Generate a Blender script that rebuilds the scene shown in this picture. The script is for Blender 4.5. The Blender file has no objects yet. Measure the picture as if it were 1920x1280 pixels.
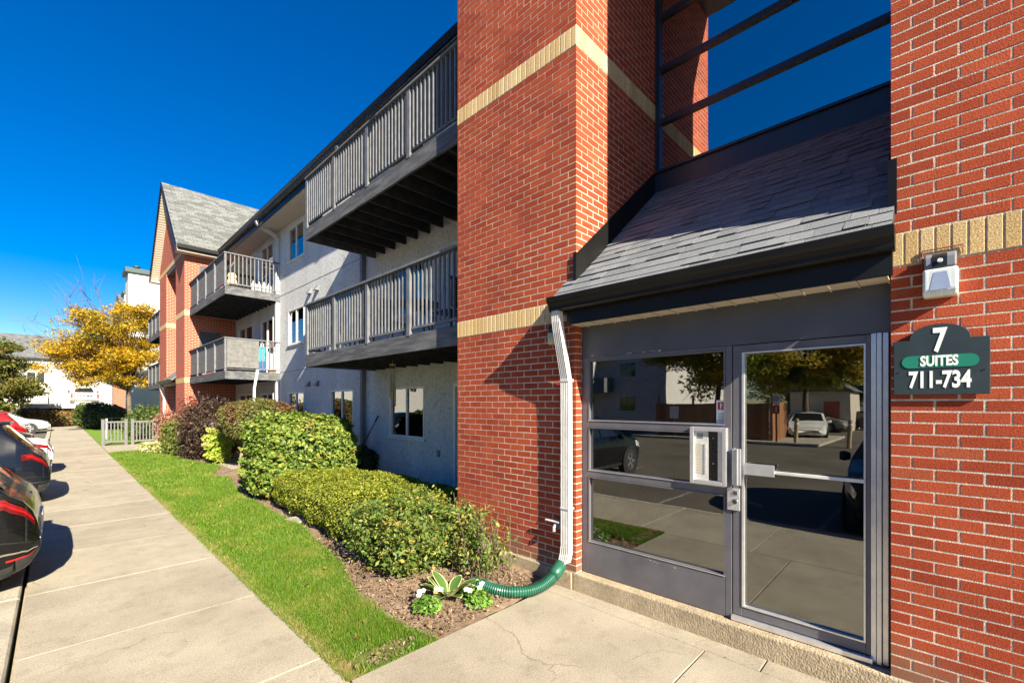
import bpy, math, random
import numpy as np
from mathutils import Vector, Matrix
random.seed(7); rng = np.random.default_rng(7)
sc = bpy.context.scene
col = sc.collection
R = math.radians

# ------------------------------------------------------------------ camera
H = 1.835
cam_d = bpy.data.cameras.new('camera'); cam = bpy.data.objects.new('camera', cam_d); col.objects.link(cam)
cam_d.sensor_width = 36; cam_d.lens = 36 * 830 / 1920; cam_d.shift_y = 116 / 1920
cam_d.clip_start = 0.05; cam_d.clip_end = 3000
cam.location = (0, 0, H)
cam.rotation_euler = (R(90), 0, -math.atan2(.7175, .6966))
sc.camera = cam
# ------------------------------------------------------------------ sky and sun
SUN_EL = 31.0
trav = Vector((.560, 2.346, 0)); trav.z = -math.tan(R(SUN_EL)) * trav.length
world = bpy.data.worlds.new('World'); sc.world = world; world.use_nodes = True
nt = world.node_tree; nt.nodes.clear()
sky = nt.nodes.new('ShaderNodeTexSky'); sky.sky_type = 'NISHITA'; sky.sun_disc = False
sky.sun_elevation = R(SUN_EL); sky.sun_rotation = math.atan2(-trav.x, -trav.y) % (2 * math.pi)
sky.altitude = 200; sky.air_density = 1.0; sky.dust_density = 0.35; sky.ozone_density = 3.0
hs = nt.nodes.new('ShaderNodeHueSaturation'); hs.inputs['Saturation'].default_value = 1.6
hs.inputs['Value'].default_value = 1.0; hs.inputs['Hue'].default_value = .513
bg = nt.nodes.new('ShaderNodeBackground'); bg.inputs['Strength'].default_value = 0.05
wo = nt.nodes.new('ShaderNodeOutputWorld')
nt.links.new(sky.outputs[0], hs.inputs['Color']); nt.links.new(hs.outputs[0], bg.inputs[0]); nt.links.new(bg.outputs[0], wo.inputs[0])
sun_d = bpy.data.lights.new('sun', 'SUN'); sun_d.energy = 5.0; sun_d.angle = R(.5); sun_d.color = (1, .89, .70)
sun = bpy.data.objects.new('sun', sun_d); col.objects.link(sun)
sun.rotation_euler = trav.to_track_quat('-Z', 'Y').to_euler(); sun.location = (-5, -20, 20)
vs = sc.view_settings; vs.view_transform = 'Standard'; vs.look = 'None'; vs.gamma = 1; vs.exposure = 1.72
vs.use_curve_mapping = False
sc.render.engine = 'CYCLES'

# ------------------------------------------------------------------ materials
M = {}
def base(name):
    m = bpy.data.materials.new(name); m.use_nodes = True; M[name] = m
    return m, m.node_tree.nodes, m.node_tree.links, m.node_tree.nodes['Principled BSDF']
def ramp(n, stops):
    r = n.new('ShaderNodeValToRGB'); e = r.color_ramp.elements
    while len(e) < len(stops): e.new(.5)
    for k, (p, c) in enumerate(stops): e[k].position = p; e[k].color = (*c, 1)
    return r
def pm(name, c1, c2=None, scale=8, rough=.7, bump=0, bscale=None, metal=0, spec=.5, coat=0, lo=.35, hi=.65, stretch=None, big=None):
    """procedural paint / stone / metal: noise between two colours + fine relief, in world space"""
    m, n, l, b = base(name)
    c2 = c2 or tuple(x * .8 for x in c1)
    g = n.new('ShaderNodeNewGeometry'); pos = g.outputs['Position']
    if stretch:
        mp = n.new('ShaderNodeMapping'); mp.inputs['Scale'].default_value = stretch; l.new(pos, mp.inputs[0]); pos = mp.outputs[0]
    t = n.new('ShaderNodeTexNoise'); t.inputs['Scale'].default_value = scale; t.inputs['Detail'].default_value = 6; l.new(pos, t.inputs['Vector'])
    r = ramp(n, [(lo, c1), (hi, c2)]); l.new(t.outputs[0], r.inputs[0]); out = r.outputs[0]
    if big:
        t2 = n.new('ShaderNodeTexNoise'); t2.inputs['Scale'].default_value = big[0]; t2.inputs['Detail'].default_value = 5; l.new(g.outputs['Position'], t2.inputs['Vector'])
        r2 = ramp(n, [(.35, (1, 1, 1)), (.7, big[1])]); l.new(t2.outputs[0], r2.inputs[0])
        mx = n.new('ShaderNodeMixRGB'); mx.blend_type = 'MULTIPLY'; mx.inputs[0].default_value = 1
        l.new(out, mx.inputs[1]); l.new(r2.outputs[0], mx.inputs[2]); out = mx.outputs[0]
    l.new(out, b.inputs['Base Color'])
    b.inputs['Roughness'].default_value = rough; b.inputs['Metallic'].default_value = metal
    b.inputs['Specular IOR Level'].default_value = spec; b.inputs['Coat Weight'].default_value = coat
    b.inputs['Coat Roughness'].default_value = .04
    if bump:
        t3 = n.new('ShaderNodeTexNoise'); t3.inputs['Scale'].default_value = bscale or scale * 4; t3.inputs['Detail'].default_value = 8
        l.new(pos, t3.inputs['Vector'])
        bp = n.new('ShaderNodeBump'); bp.inputs['Strength'].default_value = bump; bp.inputs['Distance'].default_value = .01
        l.new(t3.outputs[0], bp.inputs['Height']); l.new(bp.outputs[0], b.inputs['Normal'])
    return m
def piece_mat(name, stops, scale=60, amt=.35, rough=.85, bump=.5, trans=0, spec=.3, island=True, alt=None, drift=None, splash=None):
    """colour differs from piece to piece (object or mesh island), with grain inside each piece"""
    m, n, l, b = base(name)
    oi = n.new('ShaderNodeObjectInfo'); g = n.new('ShaderNodeNewGeometry')
    ad = n.new('ShaderNodeMath'); ad.operation = 'ADD'; l.new(oi.outputs['Random'], ad.inputs[0])
    if island: l.new(g.outputs['Random Per Island'], ad.inputs[1])
    else: ad.inputs[1].default_value = 0
    fr = n.new('ShaderNodeMath'); fr.operation = 'FRACT'; l.new(ad.outputs[0], fr.inputs[0])
    r = ramp(n, stops); l.new(fr.outputs[0], r.inputs[0]); out = r.outputs[0]
    if alt:
        t0 = n.new('ShaderNodeTexNoise'); t0.inputs['Scale'].default_value = alt[0]; t0.inputs['Detail'].default_value = 3; l.new(g.outputs['Position'], t0.inputs['Vector'])
        rr = ramp(n, [(alt[2], (0, 0, 0)), (alt[3], (1, 1, 1))]); l.new(t0.outputs[0], rr.inputs[0])
        mx0 = n.new('ShaderNodeMixRGB'); mx0.blend_type = 'MIX'; l.new(rr.outputs[0], mx0.inputs[0]); l.new(out, mx0.inputs[1])
        r9 = ramp(n, alt[1]); l.new(fr.outputs[0], r9.inputs[0]); l.new(r9.outputs[0], mx0.inputs[2]); out = mx0.outputs[0]
    if amt:
        t = n.new('ShaderNodeTexNoise'); t.inputs['Scale'].default_value = scale; t.inputs['Detail'].default_value = 6; l.new(g.outputs['Position'], t.inputs['Vector'])
        r2 = ramp(n, [(.3, (1 - amt,) * 3), (.75, (1 + amt * .5,) * 3)]); l.new(t.outputs[0], r2.inputs[0])
        mx = n.new('ShaderNodeMixRGB'); mx.blend_type = 'MULTIPLY'; mx.inputs[0].default_value = 1
        l.new(out, mx.inputs[1]); l.new(r2.outputs[0], mx.inputs[2]); out = mx.outputs[0]
        if bump:
            bp = n.new('ShaderNodeBump'); bp.inputs['Strength'].default_value = bump; bp.inputs['Distance'].default_value = .004
            l.new(t.outputs[0], bp.inputs['Height']); l.new(bp.outputs[0], b.inputs['Normal'])
    if splash:
        sz = n.new('ShaderNodeSeparateXYZ'); l.new(g.outputs['Position'], sz.inputs[0])
        tn = n.new('ShaderNodeTexNoise'); tn.inputs['Scale'].default_value = 4; tn.inputs['Detail'].default_value = 8; l.new(g.outputs['Position'], tn.inputs['Vector'])
        ma = n.new('ShaderNodeMath'); ma.operation = 'MULTIPLY_ADD'; ma.inputs[1].default_value = -.45; l.new(tn.outputs[0], ma.inputs[0]); l.new(sz.outputs[2], ma.inputs[2])
        rs = ramp(n, [(.02, (.75, .75, .75)), (.16, (0, 0, 0))]); l.new(ma.outputs[0], rs.inputs[0])
        ms = n.new('ShaderNodeMixRGB'); l.new(rs.outputs[0], ms.inputs[0]); l.new(out, ms.inputs[1]); ms.inputs[2].default_value = (*splash, 1); out = ms.outputs[0]
    if drift:
        td = n.new('ShaderNodeTexNoise'); td.inputs['Scale'].default_value = drift[0]; td.inputs['Detail'].default_value = 6; td.inputs['Roughness'].default_value = .65; l.new(g.outputs['Position'], td.inputs['Vector'])
        rd = ramp(n, [(.36, drift[1]), (.60, (1, 1, 1)), (.74, drift[2])]); l.new(td.outputs[0], rd.inputs[0])
        md = n.new('ShaderNodeMixRGB'); md.blend_type = 'MULTIPLY'; md.inputs[0].default_value = 1; l.new(out, md.inputs[1]); l.new(rd.outputs[0], md.inputs[2]); out = md.outputs[0]
    l.new(out, b.inputs['Base Color']); b.inputs['Roughness'].default_value = rough; b.inputs['Specular IOR Level'].default_value = spec
    if trans:
        tr = n.new('ShaderNodeBsdfTranslucent'); l.new(out, tr.inputs[0]); mix = n.new('ShaderNodeMixShader'); mix.inputs[0].default_value = trans
        l.new(b.outputs[0], mix.inputs[1]); l.new(tr.outputs[0], mix.inputs[2]); l.new(mix.outputs[0], n['Material Output'].inputs[0])
    return m
def glass(name, tint=(.55, .6, .6), k=1.6, bias=.04):
    m, n, l, b = base(name); n.remove(b)
    f = n.new('ShaderNodeFresnel'); f.inputs[0].default_value = 1.5
    a = n.new('ShaderNodeMath'); a.operation = 'MULTIPLY_ADD'; a.inputs[1].default_value = k; a.inputs[2].default_value = bias; a.use_clamp = True
    l.new(f.outputs[0], a.inputs[0])
    tr = n.new('ShaderNodeBsdfTransparent'); tr.inputs[0].default_value = (*tint, 1)
    gl = n.new('ShaderNodeBsdfGlossy'); gl.inputs['Roughness'].default_value = 0.0
    tt = n.new('ShaderNodeTexNoise'); tt.inputs['Scale'].default_value = 1.3; g = n.new('ShaderNodeNewGeometry'); l.new(g.outputs['Position'], tt.inputs['Vector'])
    bp = n.new('ShaderNodeBump'); bp.inputs['Strength'].default_value = .022; bp.inputs['Distance'].default_value = .05; l.new(tt.outputs[0], bp.inputs['Height']); l.new(bp.outputs[0], gl.inputs['Normal'])
    mix = n.new('ShaderNodeMixShader'); l.new(a.outputs[0], mix.inputs[0]); l.new(tr.outputs[0], mix.inputs[1]); l.new(gl.outputs[0], mix.inputs[2])
    l.new(mix.outputs[0], n['Material Output'].inputs[0])
    return m
def brick_tex(name, axis):
    """far brickwork too small to pick apart: running bond in the material; axis = horizontal world axis"""
    m, n, l, b = base(name)
    g = n.new('ShaderNodeNewGeometry'); s = n.new('ShaderNodeSeparateXYZ'); l.new(g.outputs['Position'], s.inputs[0])
    c = n.new('ShaderNodeCombineXYZ'); l.new(s.outputs[axis], c.inputs[0]); l.new(s.outputs[2], c.inputs[1])
    t = n.new('ShaderNodeTexBrick'); t.inputs['Scale'].default_value = 1; t.inputs['Brick Width'].default_value = .2; t.inputs['Row Height'].default_value = .0672
    t.inputs['Mortar Size'].default_value = .006; t.inputs['Color1'].default_value = (.40, .064, .028, 1); t.inputs['Color2'].default_value = (.31, .045, .022, 1)
    t.inputs['Mortar'].default_value = (.52, .43, .33, 1); l.new(c.outputs[0], t.inputs[0]); l.new(t.outputs[0], b.inputs['Base Color'])
    b.inputs['Roughness'].default_value = .9; b.inputs['Specular IOR Level'].default_value = .2
    bp = n.new('ShaderNodeBump'); bp.inputs['Strength'].default_value = .6; bp.inputs['Distance'].default_value = .008; bp.invert = True
    l.new(t.outputs['Fac'], bp.inputs['Height']); l.new(bp.outputs[0], b.inputs['Normal'])
    return m
def shingle_tex(name, along, k):
    m, n, l, b = base(name)
    g = n.new('ShaderNodeNewGeometry'); s = n.new('ShaderNodeSeparateXYZ'); l.new(g.outputs['Position'], s.inputs[0])
    sl = n.new('ShaderNodeMath'); sl.operation = 'MULTIPLY'; sl.inputs[1].default_value = k; l.new(s.outputs[2], sl.inputs[0])
    c = n.new('ShaderNodeCombineXYZ'); l.new(s.outputs[along], c.inputs[0]); l.new(sl.outputs[0], c.inputs[1])
    t = n.new('ShaderNodeTexBrick'); t.inputs['Scale'].default_value = 1; t.inputs['Brick Width'].default_value = .33; t.inputs['Row Height'].default_value = .15
    t.inputs['Mortar Size'].default_value = .008; t.inputs['Bias'].default_value = -.1; t.offset = .37
    t.inputs['Color1'].default_value = (.17, .18, .18, 1); t.inputs['Color2'].default_value = (.085, .09, .094, 1); t.inputs['Mortar'].default_value = (.055, .055, .058, 1)
    l.new(c.outputs[0], t.inputs[0])
    no = n.new('ShaderNodeTexNoise'); no.inputs['Scale'].default_value = 30; no.inputs['Detail'].default_value = 8; l.new(g.outputs['Position'], no.inputs['Vector'])
    r2 = ramp(n, [(.3, (.7, .7, .7)), (.7, (1.25, 1.25, 1.22))]); l.new(no.outputs[0], r2.inputs[0])
    mx = n.new('ShaderNodeMixRGB'); mx.blend_type = 'MULTIPLY'; mx.inputs[0].default_value = 1; l.new(t.outputs[0], mx.inputs[1]); l.new(r2.outputs[0], mx.inputs[2])
    l.new(mx.outputs[0], b.inputs['Base Color']); b.inputs['Roughness'].default_value = .95; b.inputs['Specular IOR Level'].default_value = .15
    bp = n.new('ShaderNodeBump'); bp.inputs['Strength'].default_value = 1; bp.inputs['Distance'].default_value = .012; l.new(t.outputs['Color'], bp.inputs['Height']); l.new(bp.outputs[0], b.inputs['Normal'])
    return m

piece_mat('brick', [(0, (.33, .054, .024)), (.3, (.40, .071, .029)), (.6, (.45, .088, .036)), (.9, (.375, .063, .027)), (.985, (.40, .085, .037)), (1, (.44, .12, .055))], scale=120, amt=.45, rough=.9, bump=.35, spec=.2, drift=(1.6, (.78, .76, .76), (1.12, 1.18, 1.25)), splash=(.20, .125, .08))
piece_mat('buff_brick', [(0, (.56, .38, .17)), (.4, (.68, .49, .24)), (.75, (.62, .44, .22)), (1, (.74, .58, .33))], scale=110, amt=.5, rough=.9, bump=.5, spec=.2)
pm('mortar', (.62, .55, .45), (.44, .385, .315), 16, .95, .5, 150, spec=.1, big=(2.2, (.70, .69, .68)))
brick_tex('brick_x', 0); brick_tex('brick_y', 1)
def stucco_mat():
    m, n, l, b = base('stucco'); g = n.new('ShaderNodeNewGeometry')
    t = n.new('ShaderNodeTexNoise'); t.inputs['Scale'].default_value = 17; t.inputs['Detail'].default_value = 5; t.inputs['Roughness'].default_value = .6; t.inputs['Distortion'].default_value = .8; l.new(g.outputs['Position'], t.inputs['Vector'])
    r = ramp(n, [(.36, (.37, .38, .39)), (.44, (.53, .54, .55)), (.6, (.59, .60, .605))]); l.new(t.outputs[0], r.inputs[0])
    t2 = n.new('ShaderNodeTexNoise'); t2.inputs['Scale'].default_value = .9; t2.inputs['Detail'].default_value = 6; mp = n.new('ShaderNodeMapping'); mp.inputs['Scale'].default_value = (1, 1.5, .5); l.new(g.outputs['Position'], mp.inputs[0]); l.new(mp.outputs[0], t2.inputs['Vector'])
    r2 = ramp(n, [(.4, (.88, .88, .87)), (.65, (1.03, 1.03, 1.03))]); l.new(t2.outputs[0], r2.inputs[0])
    mx = n.new('ShaderNodeMixRGB'); mx.blend_type = 'MULTIPLY'; mx.inputs[0].default_value = 1; l.new(r.outputs[0], mx.inputs[1]); l.new(r2.outputs[0], mx.inputs[2])
    l.new(mx.outputs[0], b.inputs['Base Color']); b.inputs['Roughness'].default_value = .95; b.inputs['Specular IOR Level'].default_value = .1
    r3 = ramp(n, [(.38, (0, 0, 0)), (.5, (1, 1, 1))]); l.new(t.outputs[0], r3.inputs[0])
    bp = n.new('ShaderNodeBump'); bp.inputs['Strength'].default_value = .55; bp.inputs['Distance'].default_value = .006; l.new(r3.outputs[0], bp.inputs['Height']); l.new(bp.outputs[0], b.inputs['Normal'])
stucco_mat()
pm('far_stucco', (.56, .555, .53), (.50, .495, .47), 2, .95, .3, 30, spec=.1)
pm('beige_vinyl', (.56, .50, .41), (.52, .46, .38), 5, .5)
pm('black_metal', (.007, .0065, .0065), (.010, .0095, .009), 3, .36, .05, 8, spec=.25)
pm('charcoal_paint', (.070, .072, .086), (.084, .086, .098), 3, .38, .05, 30, spec=.45, big=(5, (.85, .85, .87)))
pm('frame_gray', (.092, .090, .106), (.118, .115, .130), 4, .45, .06, 60, big=(9, (.86, .86, .88)))
pm('navy_metal', (.018, .024, .04), (.024, .03, .046), 5, .35)
pm('aluminium', (.62, .63, .66), (.72, .73, .75), 12, .35, .05, 60, metal=.75)
pm('white_metal', (.58, .58, .57), (.50, .50, .49), 10, .4, .06, 40, big=(25, (.88, .87, .84)))
pm('white_vinyl', (.64, .64, .63), (.58, .58, .57), 8, .45)
pm('dark_pipe', (.16, .17, .19), (.13, .14, .16), 8, .5)
pm('weathered_wood', (.075, .08, .09), (.17, .173, .18), 2.2, .85, .6, 40, stretch=(3, 1, 9), lo=.4, hi=.75, spec=.2)
pm('dark_joist', (.035, .035, .040), (.055, .055, .06), 6, .9, .3, 40, spec=.15)
pm('slate_panel', (.085, .092, .105), (.11, .118, .13), 7, .7, .2, 40, spec=.2)
pm('gray_rail', (.108, .115, .127), (.15, .157, .168), 7, .6, .2, 40, spec=.3)
pm('gray_fence', (.115, .115, .118), (.14, .14, .143), 7, .6, .2, 40, spec=.3)
pm('screen', (.12, .12, .123), (.17, .17, .17), 9, .9, .4, 90, stretch=(1, 1, 1), spec=.1)
pm('blind', (.50, .50, .47), (.42, .42, .40), 2, .8, stretch=(1, 1, 30))
pm('curtain', (.20, .205, .215), (.42, .43, .43), 9, .9, stretch=(1, 3, .1))
pm('interior_dark', (.05, .05, .05), (.07, .068, .06), 2, .9)
pm('interior_wall', (.40, .38, .33), (.36, .34, .30), 2, .9)
pm('interior_floor', (.10, .08, .06), (.14, .11, .08), 6, .4)
pm('concrete', (.66, .575, .455), (.55, .475, .37), 55, .9, .55, 190, spec=.2, big=(1.1, (.80, .80, .79)), lo=.3, hi=.72)
pm('ledge_concrete', (.44, .36, .245), (.33, .27, .185), 26, .95, 1.0, 70, spec=.15, big=(4, (.78, .78, .78)))
pm('kerb_concrete', (.46, .42, .34), (.36, .325, .26), 40, .95, .9, 140, spec=.2, big=(3, (.72, .72, .72)))
pm('asphalt', (.105, .090, .070), (.155, .136, .108), 90, .9, .6, 250, spec=.25, big=(.5, (.62, .62, .62)))
pm('soil', (.19, .13, .085), (.31, .23, .165), 14, 1, 1.0, 90, spec=.05, big=(1.7, (.72, .70, .68)))
pm('turf_soil', (.07, .10, .02), (.13, .15, .04), 12, 1, .6, 60, spec=.05)
pm('far_grass', (.10, .19, .025), (.16, .24, .04), 9, 1, .8, 50, spec=.05)
glass('entry_glass', (.60, .64, .62), 2.3, .13)
glass('stair_glass', (.25, .27, .28), 2.6, .55)
glass('window_glass', (.55, .6, .62), 1.8, .10)
piece_mat('shingle', [(0, (.165, .18, .20)), (.5, (.20, .215, .235)), (1, (.235, .247, .265))], scale=190, amt=.6, rough=.95, bump=1.0, spec=.12)
shingle_tex('far_shingle_x', 0, 1.39); shingle_tex('far_shingle_y', 1, 1.7)
pm('sign_board', (.018, .030, .036), (.024, .038, .044), 9, .45)
pm('sign_green', (.012, .19, .125), (.012, .17, .11), 9, .4)
pm('sign_white', (.82, .85, .80), (.78, .82, .78), 9, .5)
pm('clear_lens', (.70, .75, .73), (.52, .58, .56), 26, .12, .10, 300, spec=.8, stretch=(1, 3, .3))
pm('rust', (.16, .05, .03), (.24, .09, .05), 60, .9)
pm('green_hose', (.016, .105, .066), (.012, .08, .05), 14, .35, spec=.5)
pm('yellow_lens', (.56, .54, .33), (.48, .46, .28), 30, .3)
pm('button', (.52, .46, .32), (.45, .40, .28), 60, .5)
pm('black_panel', (.012, .012, .013), (.02, .02, .02), 60, .25)
pm('paper', (.78, .78, .76), (.72, .72, .70), 20, .7)
pm('red_print', (.50, .03, .03), (.44, .03, .03), 20, .6)
pm('paint_black', (.004, .0042, .005), (.005, .0055, .006), 3, .12, coat=.15, spec=.28)
pm('paint_navy', (.005, .007, .012), (.006, .008, .014), 3, .12, coat=.15, spec=.28)
pm('paint_red', (.30, .012, .016), (.26, .010, .014), 3, .12, coat=.15, spec=.28)
pm('paint_white', (.74, .74, .73), (.70, .70, .69), 3, .12, coat=.15, spec=.28)
pm('paint_silver', (.50, .51, .53), (.46, .47, .49), 3, .28, coat=1, metal=.3)
pm('paint_gold', (.36, .33, .28), (.32, .30, .25), 3, .28, coat=1, metal=.3)
pm('car_glass', (.012, .014, .016), (.016, .018, .02), 2, .05, spec=.8)
pm('car_trim', (.022, .022, .023), (.03, .03, .03), 30, .6)
pm('chrome', (.75, .75, .76), (.7, .7, .7), 5, .12, metal=1)
pm('tail_red', (.36, .008, .008), (.26, .006, .007), 40, .15, spec=.8)
pm('tail_dark', (.10, .006, .006), (.07, .005, .005), 40, .12, spec=.8)
pm('tail_clear', (.6, .6, .6), (.5, .5, .5), 40, .15, spec=.8)
pm('tyre', (.018, .018, .018), (.03, .03, .03), 30, .9)
pm('rim', (.52, .53, .54), (.45, .46, .47), 9, .3, metal=.8)
pm('bark', (.16, .115, .075), (.25, .19, .13), 12, .95, .9, 40, stretch=(3, 3, .6))
pm('bark_dark', (.085, .062, .045), (.14, .105, .075), 12, .95, .9, 40, stretch=(3, 3, .6))
pm('cedar', (.24, .105, .045), (.33, .155, .07), 6, .8, .4, 40, stretch=(2, 2, .4))
pm('post_wood', (.46, .36, .19), (.38, .29, .15), 8, .8, .4, 40)
pm('tree_green', (.07, .11, .03), (.06, .1, .03), 8)
pm('cyan_plastic', (.03, .42, .55), (.03, .36, .48), 8, .4)
pm('blue_plastic', (.02, .10, .28), (.02, .08, .22), 8, .4)
pm('terracotta', (.42, .16, .08), (.36, .13, .07), 8, .8)
pm('beige_plush', (.50, .38, .25), (.42, .32, .22), 20, .95, .8, 60)
pm('bamboo', (.42, .33, .20), (.34, .26, .15), 20, .6)
pm('teal_metal', (.025, .055, .06), (.02, .045, .05), 9, .5)
LEAF = dict(amt=0, bump=0, rough=.55, spec=.35)
piece_mat('leaf_box', [(0, (.10, .145, .012)), (.4, (.18, .225, .018)), (.75, (.26, .29, .028)), (1, (.36, .33, .055))], trans=.25, **LEAF)
piece_mat('leaf_shrub', [(0, (.06, .115, .016)), (.4, (.12, .195, .026)), (.75, (.19, .265, .038)), (.93, (.26, .29, .05)), (1, (.30, .18, .05))], trans=.25, alt=(1.6, [(0, (.18, .19, .04)), (.5, (.24, .21, .06)), (1, (.32, .17, .06))], .60, .70), **LEAF)
piece_mat('leaf_front', [(0, (.05, .10, .018)), (.4, (.10, .165, .026)), (.75, (.17, .23, .04)), (.92, (.28, .28, .06)), (1, (.34, .20, .05))], trans=.3, alt=(2.2, [(0, (.22, .2, .04)), (.5, (.34, .28, .06)), (1, (.30, .15, .05))], .56, .68), **LEAF)
piece_mat('leaf_olive', [(0, (.07, .085, .018)), (.5, (.13, .14, .03)), (1, (.20, .15, .05))], trans=.2, alt=(.9, [(0, (.12, .075, .03)), (1, (.19, .09, .04))], .52, .62), **LEAF)
piece_mat('leaf_plum', [(0, (.022, .012, .012)), (.5, (.055, .028, .022)), (.85, (.10, .055, .035)), (1, (.07, .10, .03))], trans=.2, **LEAF)
piece_mat('leaf_lime', [(0, (.20, .30, .02)), (.5, (.30, .40, .04)), (1, (.42, .46, .07))], trans=.3, **LEAF)
piece_mat('flower_lime', [(0, (.46, .50, .10)), (1, (.58, .58, .18))], trans=.3, **LEAF)
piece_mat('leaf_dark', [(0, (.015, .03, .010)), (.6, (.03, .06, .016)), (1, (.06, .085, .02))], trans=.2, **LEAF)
piece_mat('leaf_mid', [(0, (.04, .075, .015)), (.6, (.08, .13, .024)), (1, (.15, .17, .04))], trans=.25, **LEAF)
piece_mat('leaf_rust', [(0, (.14, .07, .025)), (.5, (.22, .12, .04)), (1, (.20, .19, .05))], trans=.2, **LEAF)
piece_mat('leaf_pink', [(0, (.30, .12, .09)), (.6, (.40, .20, .14)), (1, (.16, .10, .06))], trans=.2, **LEAF)
piece_mat('leaf_yellow', [(0, (.36, .22, .012)), (.35, (.52, .33, .012)), (.7, (.62, .38, .016)), (.92, (.34, .30, .03)), (1, (.60, .26, .02))], trans=.35,
          alt=(.38, [(0, (.12, .16, .02)), (.5, (.26, .26, .025)), (1, (.48, .26, .03))], .52, .66), **LEAF)
piece_mat('leaf_lot', [(0, (.26, .21, .02)), (.5, (.40, .31, .025)), (1, (.52, .36, .03))], trans=.5, alt=(.5, [(0, (.13, .18, .02)), (1, (.24, .27, .03))], .45, .6), **LEAF)
piece_mat('leaf_bronze', [(0, (.07, .10, .02)), (.5, (.14, .17, .03)), (.85, (.22, .17, .045)), (1, (.28, .19, .06))], trans=.35, **LEAF)
piece_mat('hosta_edge', [(0, (.55, .55, .22)), (1, (.62, .62, .30))], trans=.3, **LEAF)
piece_mat('hosta_heart', [(0, (.055, .13, .03)), (1, (.09, .17, .04))], trans=.25, **LEAF)
piece_mat('petal', [(0, (.80, .80, .80)), (1, (.86, .85, .86))], trans=.3, **LEAF)
piece_mat('petal_orange', [(0, (.62, .30, .10)), (1, (.66, .36, .14))], trans=.3, **LEAF)
piece_mat('grass', [(0, (.045, .12, .008)), (.4, (.085, .19, .010)), (.75, (.14, .25, .014)), (.93, (.22, .29, .03)), (1, (.36, .31, .10))], trans=.35,
          alt=(1.3, [(0, (.12, .19, .015)), (.6, (.20, .26, .03)), (1, (.36, .30, .10))], .52, .68), **LEAF)
piece_mat('straw', [(0, (.20, .15, .06)), (.5, (.32, .25, .11)), (1, (.24, .24, .05))], trans=.2, **LEAF)
piece_mat('chip', [(0, (.10, .065, .042)), (.4, (.21, .145, .10)), (.85, (.30, .22, .16)), (1, (.38, .31, .24))], amt=0, bump=0, rough=1, spec=.05)
piece_mat('plank_wood', [(0, (.20, .085, .035)), (.5, (.27, .12, .05)), (1, (.34, .16, .07))], scale=30, amt=.4, rough=.85, bump=.5)
piece_mat('slab_concrete', [(0, (.93,) * 3), (1, (1.0,) * 3)], amt=0)
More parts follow.
